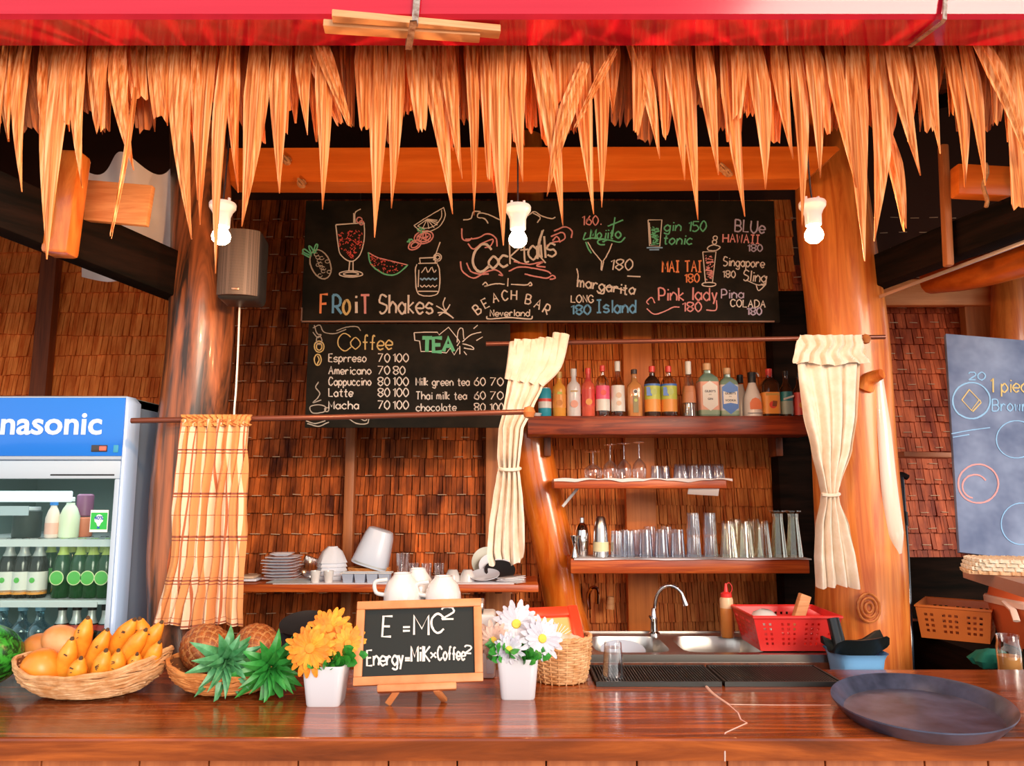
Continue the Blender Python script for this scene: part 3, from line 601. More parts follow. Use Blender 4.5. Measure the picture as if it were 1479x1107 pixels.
# Cocktails heading
wr('C', 682, 392, 38, 'white', 3.4, rep=3, sx=1.05, slant=.12); wr('oc', 706, 388, 27, 'white', 3.0, ang=6, slant=.12, rep=3, sp_=.8, sx=.95); wr('k', 737, 382, 34, 'white', 2.6, ang=8, slant=.1, rep=2); wr('t', 752, 380, 30, 'white', 2.4, ang=8, slant=.1); wr('ails', 763, 375, 31, 'white', 2.6, x1=803, ang=7, slant=.08, sx=.78, sp_=1.2, rep=3); dr([sm((785, 332), (780, 350), (779, 368), (788, 380)), sm((783, 333), (777, 355), (779, 372))], 'white', 1.8, rep=2)
dr([sm((676, 352), (684, 360), (696, 352), (712, 346), (708, 356), (700, 358)), sm((672, 346), (690, 344), (704, 338), (716, 344), (718, 356)), sm((667, 330), (668, 345), (676, 348), (682, 344)), sm((665, 378), (668, 392), (684, 402), (700, 394), (716, 390), (726, 398), (720, 397)), sm((674, 380), (680, 392), (692, 396), (706, 396)), sm((790, 355), (800, 350), (808, 348), (804, 342), (798, 348)), sm((796, 342), (812, 336), (816, 344), (808, 350)), sm((800, 334), (816, 328), (826, 334), (825, 344)), sm((735, 392), (750, 386), (772, 388), (790, 392), (796, 396)), sm((742, 378), (765, 382), (785, 378), (775, 384), (788, 386)), sm((758, 396), (775, 400), (790, 402), (798, 398), (802, 402), (794, 404))], 'pink', 2.0, rep=2)
dr([sm((669, 318), (680, 316), (684, 306), (694, 306)), sm((705, 323), (700, 316), (690, 314), (692, 308), (705, 310), (722, 318)), sm((762, 312), (772, 306), (782, 312), (796, 316), (802, 314)), sm((770, 308), (780, 314), (776, 322)), sm((697, 412), (701, 408), (704, 412), (700, 414), (716, 410), (729, 411)), sm((738, 411), (760, 412), (766, 408), (768, 412), (764, 413)), [(734, 402), (733, 414)]], 'white', 1.7, rep=2)
for ch, x, y, an in (('B', 690, 455, 38), ('E', 701, 446, 28), ('A', 713, 438, 16), ('C', 726, 434, 5), ('H', 738, 433, -2), ('B', 758, 438, -12), ('A', 771, 444, -24), ('R', 783, 451, -30)): wr(ch, x, y, 13.5, 'white', 1.9, ang=an)
wr('Neverland', 708, 457, 9.5, 'white', 1.5, x1=765, sx=1.05); dr([sm((703, 457), (706, 461), (735, 459), (765, 461), (769, 457))], 'white', 1.8, rep=2)
# cocktail list
wr('160.', 841, 325, 13, 'pink', 1.8, x1=868); wr('Mojit', 852, 345, 14, 'green', 2.0, x1=886, slant=.15); wr('o', 889, 344, 15, 'green', 2.2); dr([sm((878, 327), (890, 322), (900, 318)), [(888, 314), (884, 342)], sm((846, 336), (843, 346), (855, 344), (880, 347), (895, 350), (903, 343)), ell(870, 350, 7, 4, 60, 330), sm((846, 350), (850, 360), (854, 366)), ], 'green', 2, rep=2)
dr([sm((849, 350), (856, 362), (864, 372), (869, 378)), sm((884, 352), (880, 362), (876, 370), (871, 378)), [(869, 378), (868, 390)], [(872, 378), (869, 391)]], 'white', 1.5, rep=2)
wr('180', 883, 390, 15, 'white', 1.9, x1=914, slant=.1); wr('margarit', 834, 414, 15, 'white', 2.1, x1=906, ang=-10, sx=.95, slant=-.1); wr('a', 908, 424, 15, 'white', 2.1, ang=-15); dr([sm((833, 388), (835, 398), (834, 406)), sm((862, 420), (866, 424), (874, 416), (888, 416), (903, 420)), [(906, 399), (925, 400)]], 'white', 1.7, rep=2)
wr('LONG', 825, 437, 10, 'white', 1.7, x1=857); wr('180', 825, 454, 13, 'blue', 2.3, x1=853, rep=3, sx=1.1); wr('Island', 862, 452, 18, 'blue', 2.3, x1=918, rep=3, sx=.98)
dr([[(936, 318), (938, 355), (953, 356), (956, 318), (936, 318)], [(938, 322), (940, 353)]], 'white', 1.4, rep=2); dr([[(939+random.uniform(0, 14), 328+i*.8), (939+random.uniform(0, 14), 329+i*.8)] for i in range(32)], 'green', 1.5); dr([[(934, 358), (957, 358)], [(938, 361), (952, 361)]], 'lblue', 1.7, rep=2)
wr('gin 150', 959, 334, 14, 'green', 1.9, x1=1020, sx=1.0, slant=.1); wr('tonic', 959, 353, 14, 'green', 1.9, x1=1000, slant=.15)
wr('BLUe', 1061, 334, 17, 'lilac', 2.1, x1=1105, ang=-4); wr('HAWAII', 1044, 350, 12, 'pink', 1.9, x1=1097, ang=-2, sx=1.02); wr('180', 1080, 363, 9.5, 'lilac', 1.7, x1=1101, sx=1.1)
wr('MAI TAI', 957, 393, 16, 'orange', 2.1, x1=1013, sx=.82); wr('180', 989, 408, 12, 'orange', 1.8, x1=1010, sx=1.05)
dr([[(1015, 364), (1019, 408), (1029, 408), (1034, 364), (1015, 364)], ell(1024, 411, 10, 3), sm((1022, 358), (1030, 354), (1040, 357), (1034, 362), (1024, 362), (1022, 358)), ell(1032, 350, 3, 3), ell(1033, 344, 3, 3)], 'white', 1.5, rep=2); dr([[(1018+random.uniform(0, 13), 369+i), (1018+random.uniform(0, 13), 370+i)] for i in range(36)], 'pink', 1.3)
wr('Singapore', 1045, 384, 13, 'white', 1.6, x1=1104, ang=-3, sx=.82); wr('180', 1044, 401, 9.5, 'white', 1.6, x1=1062); wr('Sling', 1074, 405, 15, 'white', 1.6, x1=1107, ang=-6, sx=.85); dr([sm((1078, 405), (1095, 412), (1106, 410), (1096, 420), (1092, 412))], 'white', 1.5)
wr('Pink lady', 951, 434, 18, 'pink', 2.1, x1=1035, sx=.92); wr('180', 986, 450, 13, 'pink', 1.9, x1=1013, sx=1.05); dr([sm((937, 440), (934, 436), (941, 430), (946, 438)), sm((934, 446), (945, 454), (960, 450), (972, 444), (981, 444)), sm((1035, 434), (1034, 448), (1020, 448))], 'pink', 1.6, rep=2)
wr('Pina', 1042, 431, 13, 'lilac', 1.7, x1=1074, sx=.95); wr('COLADA', 1055, 443, 10, 'white', 1.6, x1=1105, ang=-2, sx=.95); wr('180', 1079, 455, 10, 'lilac', 1.8, x1=1100, sx=1.05)
# coffee board
YC = 3.036
cb = board('coffee_blackboard', 'black coffee and tea price board hanging below the wide menu board', 440, 468, 737, 618, YC, .012)
for px in (500, 690): q = P(px, 470, YC); MB().tube([q+Vector((0, .006, -.01)), P(px, 455, YC)+Vector((0, .006, 0))], .002, 5).build('hanging_wire', blackp, cb)
pc = lambda x, y: P(x, y, YC-.0012)
def wc(txt, x, y, h, col='white', wpx=1.6, **k): return wr(txt, x, y, h, col, wpx, par=cb, prj=pc, **k)
wc('C', 488, 506, 24, 'yellow', 1.5, x1=507, sx=.85); wc('o', 507, 504, 26, 'yellow', 1.5); wc('ffee', 524, 505, 21, 'yellow', 1.9, x1=567, sx=.85)
wc('TEA', 610, 508, 20, 'green', 5.0, x1=655, rep=4, sx=.85, sp_=1.0)
chalk('chalk_drawing', [[(598, 481), (613, 480), (632, 480), (634, 484), (648, 473), (660, 488), (664, 494), (660, 500)], [(598, 481), (599, 492), (606, 493), (608, 508), (630, 508), (645, 510), (650, 503), (656, 513), (662, 503)], sm((660, 495), (662, 478), (668, 475), (670, 490)), sm((668, 494), (680, 484), (695, 480)), sm((668, 497), (680, 500), (684, 505), (670, 503)), sm((664, 500), (664, 512)), [(688, 492), (697, 487)], [(684, 475), (690, 470)], [(670, 508), (674, 513)]], pc, CH['white'], 1.3, cb, rep=2)
for i, (t_, a_, b_, y_) in enumerate((('Espreso', '70', '100', 523), ('Americano', '70', '80', 541), ('Cappuccino', '80', '100', 557), ('Latte', '80', '100', 573), ('Macha', '70', '100', 591))):
    wc(t_ if i else 'Esprreso', 475, y_, 11.5, 'white', 1.5, x1={0: 529, 1: 536, 2: 536, 3: 510, 4: 518}[i]); wc(a_, 546, y_, 11.5, wpx=1.5, x1=563); wc(b_, 568, y_, 11.5, wpx=1.5, x1=590 if b_ == '100' else 585)
for t_, a_, b_, y_, s_ in (('Milk green tea', '60', '70', 557, 678), ('Thai milk tea', '60', '70', 577, 674), ('chocolate', '80', '100', 594, 659)):
    wc(t_, 601, y_, 11, wpx=1.4, x1=s_); wc(a_, 685, y_, 11, wpx=1.4, x1=701); wc(b_, 708, y_, 11, wpx=1.4, x1=727)
chalk('chalk_drawing', [sm((454, 470), (458, 482), (464, 484)), sm((452, 474), (462, 470), (468, 480), (484, 482), (500, 476)), sm((486, 478), (500, 473), (515, 472), (521, 478)), ell(461, 492, 4, 6), sm((452, 480), (459, 488), (464, 484))], pc, CH['dim'], 1.3, cb, rep=2)
chalk('chalk_drawing', [ell(461, 501, 7, 8), ell(461, 501, 4, 5), ell(459, 520, 5, 8), sm((459, 514), (461, 520), (458, 527))], pc, CH['yellow'], 1.6, cb, rep=2)
chalk('chalk_drawing', [sm((460, 552), (456, 560), (462, 568), (458, 576), (452, 582), (464, 578)), sm((448, 588), (460, 585), (470, 588), (468, 595), (452, 597), (448, 588)), ell(472, 592, 3, 3), sm((442, 608), (455, 612), (470, 608)), sm((444, 612), (460, 616), (475, 610)), sm((480, 606), (500, 604), (515, 612), (530, 612), (533, 604)), sm((520, 605), (528, 608), (531, 602))], pc, CH['dim'], 1.4, cb, rep=2)
# hand-lettered blue board on the right, leaning back on the side shelf
a0, a1 = P(1386, 798, 2.62), P(1366, 482, 2.80); bw = 0.62
R = None; tb = thing('blue_blackboard', 'blue grey sunlit blackboard with chalk circles standing on the side shelf', 'blackboard', a0)
up = (a1-a0); H = up.length; uz = up.normalized(); ux = Vector((math.cos(-.10), math.sin(-.10), 0)); ux = (ux-uz*ux.dot(uz)).normalized(); ny = uz.cross(ux)
M3 = Matrix((ux, ny, uz)).transposed().to_4x4(); M3.translation = a0
MB().bbox((bw/2, .009, H/2), (bw, .018, H), .002).xf(M3).build('panel', mat('daylit_slate', (.09, .13, .26), (.34, .43, .64), rough=.5, scale=(4, 4, 4), spec=.3, lo=.35, hi=.75), tb)  # bluish daylight put into the board colour; patches are chalk smears
nn = -ny
def pb(x, y):
    d = ray(x, y); o_ = Vector((0, 0, CAMZ)); p0 = a0+nn*.0012; t = (p0-o_).dot(ny)/d.dot(ny); return o_+d*t
def wb(txt, x, y, h, col, wpx=1.6, **k): return chalk('chalk_lettering', T(txt, x, y, h, **k), pb, CH[col], wpx, tb, nrm=nn, rep=2)
wb('20', 1399, 549, 11, 'lblue', x1=1423); wb('1 piece', 1431, 567, 20, 'yellow', 1.8, x1=1496); wb('Brownie', 1433, 594, 17, 'lblue', 1.6, x1=1500, sx=.8)
chalk('chalk_drawing', [ell(1403, 579, 27, 26, n=30)], pb, CH['lblue'], 2.0, tb, nrm=nn, rep=2); chalk('chalk_drawing', [[(1400, 563), (1414, 578), (1403, 593), (1389, 578), (1400, 563)], [(1415, 578), (1417, 582), (1405, 595), (1403, 593)]], pb, CH['yellow'], 1.4, tb, nrm=nn, rep=2)
chalk('chalk_drawing', [ell(1413, 699, 29, 28, n=30), ell(1408, 703, 18, 17, 100, 330)], pb, CH['pink'], 2.0, tb, nrm=nn, rep=2)
chalk('chalk_drawing', [ell(1468, 635, 29, 27, n=30), ell(1475, 757, 29, 30, n=30), sm((1374, 627), (1400, 622), (1430, 618)), sm((1376, 632), (1400, 628))], pb, CH['lblue'], 1.5, tb, nrm=nn, rep=1)
# ---------------------------------------------------------------- curtains and rods
rodm = mat('bronze_rod', (.20, .06, .035), rough=.3, metal=.3)
knobm = mat('wood_knob', (.50, .17, .05), rough=.35)
Yr = 2.60
t = thing('curtain_rod', 'thin brown upper curtain rod carrying the two cream curtains', 'curtain rod', P(990, 492, Yr))
MB().tube([P(702, 497, Yr), P(990, 492, Yr), P(1278, 487, Yr)], .008, 10).build('rod', rodm, t)
mb = MB().lathe([(0, -.018), (.012, -.014), (.018, 0), (.012, .014), (0, .018)], 16); mb.xf(Matrix.Translation(P(1250, 490, Yr))).build('finial', knobm, t)
t = thing('curtain_rod', 'thin brown lower curtain rod carrying the plaid curtain across the coffee board', 'curtain rod', P(480, 603, 2.31))
MB().tube([P(190, 608, 2.31), P(480, 603, 2.31), P(766, 595, 2.31)], .0085, 10).build('rod', rodm, t)
MB().lathe([(0, -.02), (.014, -.015), (.02, 0), (.014, .015), (0, .02)], 16).xf(Matrix.Translation(P(764, 596, 2.31))).build('finial', knobm, t)
cl = thing('cream_curtain', 'cream linen curtain tied low on the trunk post beside the blue blackboard', 'curtain', P(1200, 490, Yr))
clothgrid([(492, 1152, 1250), (530, 1153, 1244), (600, 1163, 1240), (650, 1174, 1232), (700, 1187, 1214), (712, 1190, 1210), (725, 1189, 1213), (760, 1182, 1228), (805, 1180, 1238), (848, 1183, 1243)], 2.575, 90, 90, 4.0, .020, seed=4, hem=2).build('drape', clothm, cl)
clothgrid([(484, 1154, 1246), (500, 1150, 1250), (526, 1145, 1254)], 2.555, 90, 20, 6.5, .012, seed=7, hem=2).build('header_ruffle', clothm, cl)
MB().tube([P(1200+12*math.cos(a*PI/6), 714+2*math.sin(a*PI/6), 2.57-.02*math.sin(a*PI/6)) for a in range(12)], .006, 6, closed=True).build('tie_band', clothm, cl)
cl = thing('cream_curtain', 'cream linen curtain bunched high at the rod in front of the bent post', 'curtain', P(780, 490, Yr))
clothgrid([(490, 744, 806), (510, 741, 806), (535, 737, 796), (560, 731, 785), (590, 726, 771), (620, 720, 756), (660, 720, 752), (676, 722, 750), (690, 719, 752), (720, 714, 755), (760, 708, 757), (800, 705, 758), (812, 708, 757)], 2.53, 70, 90, 4.0, .018, seed=14, hem=5, skew=1.4).build('drape', clothm, cl)
mb = MB(); rnd = random.Random(5)                                   # pleated flare over the rod: sweeping diagonal folds
for k in range(8):
    u = k/7; p0 = P(742+74*u, 498-11*u+rnd.uniform(-3, 3)-4, 2.545-.012*(k % 2)); p3 = P(733+48*u, 548+8*u, 2.53-.006*(k % 2)); pm = P(739+66*u, 518+(10 if k > 5 else 2), 2.515)
    mb.tube([p0, pm, p3], [.016, .015, .011], 8, smooth=6, flat=.5)
mb.build('header_ruffle', clothm, cl)
MB().tube([P(736+15*math.cos(a*PI/6), 677+2*math.sin(a*PI/6), 2.53-.022*math.sin(a*PI/6)) for a in range(12)], .006, 6, closed=True).build('tie_band', clothm, cl)
pm_ = mat('plaid_cotton', (.86, .50, .26), rough=.85); nt = pm_.node_tree; N = nt.nodes.new; Lk = nt.links.new
uvn = N('ShaderNodeUVMap'); sp2 = N('ShaderNodeSeparateXYZ'); Lk(uvn.outputs[0], sp2.inputs[0])
def band(src, period, off, width, src_scale=1.0):
    a = N('ShaderNodeMath'); a.operation = 'ADD'; a.inputs[1].default_value = off; Lk(src, a.inputs[0])
    m_ = N('ShaderNodeMath'); m_.operation = 'MODULO'; m_.inputs[1].default_value = period; Lk(a.outputs[0], m_.inputs[0])
    c_ = N('ShaderNodeMath'); c_.operation = 'LESS_THAN'; c_.inputs[1].default_value = width; Lk(m_.outputs[0], c_.inputs[0]); return c_.outputs[0]
cur = (.68, .28, .095, 1)
last = None
def over(prev, fac, col):
    mx = N('ShaderNodeMix'); mx.data_type = 'RGBA'; Lk(fac, mx.inputs[0])
    if prev is None: mx.inputs[6].default_value = cur
    else: Lk(prev, mx.inputs[6])
    mx.inputs[7].default_value = (*col, 1); return mx.outputs[2]
sX, sY = sp2.outputs['X'], sp2.outputs['Y']
last = over(None, band(sX, .235, .05, .105), (.86, .60, .40)); last = over(last, band(sX, .235, .0, .018), (.46, .13, .05)); last = over(last, band(sY, .30, .12, .010), (.45, .13, .05))
last = over(last, band(sY, .63, .20, .022), (.30, .075, .04)); last = over(last, band(sY, .63, .15, .016), (.32, .08, .04))
Lk(last, nt.nodes['Principled BSDF'].inputs['Base Color'])
cl = thing('plaid_curtain', 'orange and brown plaid cotton curtain gathered on the lower rod before the dark post', 'curtain', P(310, 602, 2.30))
clothgrid([(606, 264, 362), (650, 259, 359), (700, 254, 356), (750, 248, 355), (800, 243, 354), (850, 235, 352), (880, 229, 351), (905, 223, 352)], 2.285, 130, 60, 8.5, .018, seed=3, hem=3).build('drape', pm_, cl)
clothgrid([(599, 262, 364), (608, 264, 362), (616, 263, 363)], 2.28, 130, 12, 13, .008, seed=8).build('gathered_header', mat('curtain_header', (.66, .27, .08), rough=.85), cl)
# ---------------------------------------------------------------- shelves
def shelf(name, label, px0, px1, pyt, pyb, Y, dep, m, dz=0):
    a, b = P(px0, pyt, Y), P(px1, pyb, Y); t = thing(name, label, 'shelf', ((a.x+b.x)/2, Y+dep/2, b.z))
    MB().bbox(((a.x+b.x)/2, Y+dep/2, (a.z+b.z)/2), (b.x-a.x, dep, a.z-b.z), .004).build('board', m, t); return t, a.z
s1, z1 = shelf('bottle_shelf', 'thick dark red timber shelf holding the liquor bottles', 762, 1180, 601, 628, 3.12, .20, shelfwood)
for px in (790, 1120): MB().bbox(P(px, 640, 3.36), (.03, .10, .12), .004).build('bracket', darkwood, s1)
s2, z2 = shelf('small_glass_shelf', 'short middle timber shelf with white cloth for stemmed glasses', 800, 1050, 693, 706, 3.14, .20, redwood)
mb = MB(); a = P(822, 706, 3.16); mb.bbox((a.x+.02, 3.30, a.z-.03), (.012, .012, .12), .002, (0, .7, 0)); mb.build('bracket', whitep, s2)
s3, z3 = shelf('long_glass_shelf', 'long lower timber shelf with rows of drinking glasses between the posts', 824, 1170, 808, 829, 3.12, .20, redwood)
s4, z4 = shelf('crockery_shelf', 'timber shelf for plates and bowls behind the curtains', 340, 778, 845, 856, 3.02, .30, redwood)
o = MB().bbox((P(572, 842, 3.1).x, 3.17, z4+.0015), (P(745, 842, 3.02).x-P(395, 842, 3.02).x, .28, .003), .001).build('shelf_paper', papercl, world=False); o.name = 'shelf_liner'; o.location = (0, 0, 0); tag(o, 'pale liner sheet under the crockery on the left shelf', 'liner')
a, b = P(826, 806, 3.115), P(1168, 806, 3.115)
mb = MB(); nx = 60; v = []
def linersheet(px0, px1, z, Y0, dep, drop, name, label, m, wav=.002):
    mb = MB(); nx = 60; rows_ = [(0, -drop), (0, 0), (dep*.5, 0), (dep, 0)]
    for s_ in (0.0, .0022):
        for (dy, dz) in rows_:
            for i in range(nx+1):
                u = i/nx; x = P(px0, 700, Y0).x*(1-u)+P(px1, 700, Y0).x*u
                mb.v.append(Vector((x, Y0+dy-(.004 if dy == 0 else 0)+ (s_ if dz else 0), z+dz*(.6+.4*math.sin(u*19))*1.0+s_+abs(wav*math.sin(u*25)))))
    k = nx+1; m4 = 4*k
    for j in range(3):
        for i in range(nx):
            q = j*k+i; mb.f += [(q, q+1, q+k+1, q+k)[::-1], tuple(w_+m4 for w_ in (q, q+1, q+k+1, q+k))]; mb.m += [0, 0]
    o = mb.build(name, m, loc=(P(px0, 700, Y0).x, Y0, z)); return tag(o, label, 'cloth')
linersheet(828, 1166, z3, 3.115, .19, .004, 'shelf_cloth', 'thin white cloth under the glasses on the long lower shelf', papercl, .001)
linersheet(800, 1058, z2, 3.135, .19, .012, 'shelf_cloth', 'crumpled white cloth draped along the short middle shelf edge', mat('white_cloth', (.84, .76, .74), rough=.9), .004)
o = MB().bbox(P(1016, 709, 3.16), (.125, .006, .040), .002, (.5, .06, 0)).build('folded_napkin', mat('white_cloth', (1, 1, 1))); tag(o, 'white cloth end hanging below the short middle shelf', 'cloth')
o = MB().bbox((0, 0, 0), (.24, .14, .022), .003, (0, .02, 0)).build('side_ledge', mat('pink_brown_board', (.85, .36, .20), rough=.5), world=False); o.location = P(1334, 658, 3.35); tag(o, 'narrow wooden ledge on the woven wall beyond the trunk post', 'ledge')
for px in (400, 560, 720): q = P(px, 860, 3.3); MB().bbox((q.x, 3.44, z4-.045), (.03, .27, .05), .003).build('bracket', darkwood, s4)
# broom pole
t = thing('broom_pole', 'black pole leaning beside the trunk post in front of the wall', 'pole', (P(1316, 965, 2.95).x, 2.90, 0))
MB().tube([(P(1330, 1000, 2.90).x, 2.88, .0), P(1316, 960, 2.95), P(1309, 800, 3.05), P(1302, 690, 3.12)], [.012, .012, .012, .010], 10).build('shaft', mat('black_pole', (.05, .07, .10), rough=.2, coat=.6), t)
MB().tube([P(1294, 690, 3.12), P(1302, 686, 3.12), P(1311, 690, 3.12)], .012, 8, smooth=4).build('grip', blackp, t)
MB().tube([P(1304.5, 740, 3.09), P(1306, 760, 3.08)], .016, 10).build('collar', blackp, t)
# ---------------------------------------------------------------- bar counter
ZC = 1.05
bc = thing('bar_counter', 'long glossy dark red timber bar counter with plank front and a cracked joint', 'bar counter', (0, 1.95, 0))
xs_ = G(1043, 1062, ZC).x
def slabpiece(x0, x1a, x1b, m):
    mb = MB(); y0, y1, z0 = 1.655, 2.262, 1.006; b = .006
    pr_ = [(y0, z0), (y0, ZC-b), (y0+b*.4, ZC-b*.3), (y0+b, ZC), (y1, ZC), (y1, z0)]
    n = 6; xs2 = (x0, (x1a, x1b))
    v = []
    for e in (0, 1):
        for (yy, zz) in pr_:
            if e == 0: xx = x0 if not isinstance(x0, tuple) else (x0[0] if yy < 1.9 else x0[1])
            else: xx = x1a if yy < 1.9 else x1b
            v.append((xx, yy, zz))
    mb.add(v, [tuple(range(n-1, -1, -1)), tuple(range(n, 2*n))]+[(i, (i+1) % n, (i+1) % n+n, i+n) for i in range(n)])
    return mb.build('countertop', m, bc, smooth=False)
xj0, xj1 = G(1046, 1062, ZC).x, G(1019, 992, ZC).x
slabpiece(-2.4, 2.4, 2.4, countm)
fm = mat('pale_wood_filler', (.80, .52, .42), rough=.5); mb = MB()
mb.tube([G(1018, 990, ZC), G(1030, 1003, ZC), G(1052, 1018, ZC)], [.004, .004, .003], 6, smooth=3); mb.tube([G(1052, 1018, ZC), G(1066, 1030, ZC), G(1070, 1040, ZC), G(1079, 1045, ZC), G(1048, 1059, ZC), G(1046, 1064, ZC-.002), P(1047, 1088, 1.654), P(1047, 1100, 1.654)], .0016, 5)
mb.tube([G(1052, 1018, ZC), G(1120, 1019, ZC), G(1200, 1019, ZC)], .0008, 4); mb.build('joint_filler', fm, bc)
x = -2.3
while x < 2.3:
    wd = random.uniform(.13, .21); MB().bbox((x+wd/2, 1.70, .50), (wd-.003, .02, 1.01), .002).build('plank', frontm, bc, smooth=False); x += wd
MB().box2((-2.3, 1.72, 0), (2.3, 1.74, 1.0)).build('backing', backm, bc); MB().box2((-2.3, 2.2, 0), (2.3, 2.22, 1.0)).build('backing', backm, bc)
# ---------------------------------------------------------------- sink cabinet, sink, tap
mb = MB(); mb.box2((.02, 2.44, 0), (1.08, 2.46, 1.03)); mb.box2((.02, 2.46, 0), (.04, 2.86, 1.03)); mb.box2((1.06, 2.46, 0), (1.08, 2.86, 1.03)); mb.box2((.02, 2.845, 0), (1.08, 2.865, 1.03)); mb.box2((.04, 2.46, .80), (1.06, 2.845, .82)); mb.box2((.04, 2.46, 1.022), (.232, 2.845, 1.046))
o = mb.build('sink_cabinet', darkwood, world=False); tag(o, 'dark timber cabinet carrying the steel sink behind the bar', 'cabinet')
sk = thing('kitchen_sink', 'stainless steel double basin sink behind the bar mat', 'sink', (.53, 2.64, 1.031))
mb = MB()
def basin(mb, x0, x1, y0, y1, z, dep, bx0, bx1, by0, by1):
    n = 40; loops = []
    for i in range(n): pass
    cx, cy = (bx0+bx1)/2, (by0+by1)/2; L0 = []; L = [[] for _ in range(6)]
    for i in range(n):
        a = 2*PI*i/n+PI/4; c_, s_ = math.cos(a), math.sin(a); m_ = max(abs(c_), abs(s_)); L0.append(((x0+x1)/2+(x1-x0)/2*c_/m_, (y0+y1)/2+(y1-y0)/2*s_/m_, z))
        k = (abs(c_)**6+abs(s_)**6)**(1/6)
        for j, (f_, zz) in enumerate(((1, 0), (.985, -.006), (.95, -.05), (.92, -dep*.8), (.85, -dep), (.05, -dep-.004))): L[j].append((cx+(bx1-bx0)/2*c_/k*f_, cy+(by1-by0)/2*s_/k*f_, z+zz))
    v = L0+sum(L, []); f = []
    for r_ in range(6):
        for i in range(n): f.append((r_*n+i, r_*n+(i+1) % n, (r_+1)*n+(i+1) % n, (r_+1)*n+i))
    mb.add(v, f)
zs = ZC+.002
basin(mb, .235, .52, 2.45, 2.83, zs, .16, .262, .50, 2.485, 2.755); basin(mb, .52, .83, 2.45, 2.83, zs, .16, .54, .80, 2.485, 2.755)
mb.box2((.83, 2.45, zs-.003), (1.10, 2.83, zs)); mb.box2((.235, 2.445, zs-.03), (1.10, 2.452, zs+.002)); mb.box2((.235, 2.828, zs-.02), (1.10, 2.836, zs+.004)); mb.box2((.23, 2.445, zs-.03), (.237, 2.836, zs+.002))
mb.build('basins', mat('sink_steel', (.60, .55, .50), rough=.28, metal=1.0), sk)
tp = thing('tap', 'tall chrome gooseneck tap with curved spout over the sink', 'tap', (P(945, 918, 2.785).x, 2.785, zs))
q0 = P(945, 917, 2.785); mb = MB(); mb.lathe([(.020, 0), (.020, .006), (.013, .012), (.012, .05), (.014, .055), (.010, .062), (.008, .09)], 16, (tp.location.x, 2.785, zs)); mb.build('base', chrome, tp)
MB().tube([P(944, 905, 2.785), P(946, 875, 2.785), P(950, 858, 2.775), P(960, 848, 2.765), (P(972, 847, 2.755)), P(983, 855, 2.745), P(988, 867, 2.74)], .0065, 10, smooth=6).build('spout', chrome, tp)
MB().tube([P(986, 862, 2.741), P(991, 875, 2.737)], [.009, .011], 12).build('spray_head', chrome, tp)
MB().tube([P(944, 900, 2.78), P(938, 890, 2.77)], .004, 8).build('lever', chrome, tp)
o = MB().tube([P(851, 880, 3.5), P(850, 860, 3.49), P(855, 850, 3.47), P(862, 852, 3.47), P(863, 872, 3.48)], .010, 8, smooth=5).build('wall_hook', chrome, loc=P(851, 880, 3.5)); tag(o, 'bent metal hook pipe on the woven wall behind the sink', 'hook')
o = MB().tube([P(881, 880, 3.5), P(882, 862, 3.5)], [.02, .016], 10).build('scrub_brush', palewood, loc=P(881, 880, 3.5)); tag(o, 'small wooden scrub brush hanging on the wall behind the sink', 'brush')
bl = MB().lathe([(.0, 0), (.03, 0), (.068, .022), (.072, .026), (.066, .024), (.03, .004), (0, .004)], 28).build('plastic_bowl', mat('pale_blue_plastic', (.55, .62, .75), rough=.25), world=False); bl.location = (.355, 2.56, ZC-.028); bl.rotation_euler = (.25, 0, 0); tag(bl, 'pale blue plastic bowl lying in the near basin of the sink', 'bowl')
# squeeze bottle
Q = G(1051, 921, ZC+.004); sq = thing('squeeze_bottle', 'orange brown sauce squeeze bottle with red nozzle cap beside the sink', 'bottle', Q)
MB().lathe([(.020, 0), (.0225, .004), (.0225, .125), (.020, .133), (.016, .136)], 20).build('body', mat('amber_sauce', (.72, .26, .06), rough=.3), sq, world=False)
MB().lathe([(.0228, .098), (.0228, .125), (.0205, .1335)], 20, cap=False).build('clear_top', mat('clear_amber', (.85, .55, .32), rough=.3), sq, world=False)
rp_ = mat('red_plastic', (.80, .035, .03), rough=.35)
MB().lathe([(.019, .134), (.019, .146), (.008, .152), (.004, .178), (.003, .18)], 18).build('nozzle_cap', rp_, sq, world=False); MB().tube([(.015, 0, .145), (.022, 0, .165), (.012, 0, .182), (.003, 0, .176)], .0015, 5, smooth=4).build('cap_strap', rp_, sq, world=False)
def perfwall(mb, a, b, c, d, nx, nz, hx=.45, hz=.6, skip=lambda i, j: False):
    a, b, c, d = map(Vector, (a, b, c, d))
    f = lambda u, w_: (a*(1-u)+b*u)*(1-w_)+(d*(1-u)+c*u)*w_
    for i in range(nx):
        for j in range(nz):
            u0, u1, w0, w1 = i/nx, (i+1)/nx, j/nz, (j+1)/nz
            if skip(i, j): mb.add([f(u0, w0), f(u1, w0), f(u1, w1), f(u0, w1)], [(0, 1, 2, 3)]); continue
            p0, p1 = u0+(u1-u0)*(1-hx)/2, u1-(u1-u0)*(1-hx)/2; q0_, q1_ = w0+(w1-w0)*(1-hz)/2, w1-(w1-w0)*(1-hz)/2
            v = [f(u0, w0), f(u1, w0), f(u1, w1), f(u0, w1), f(p0, q0_), f(p1, q0_), f(p1, q1_), f(p0, q1_)]
            mb.add(v, [(0, 1, 5, 4), (1, 2, 6, 5), (2, 3, 7, 6), (3, 0, 4, 7)])
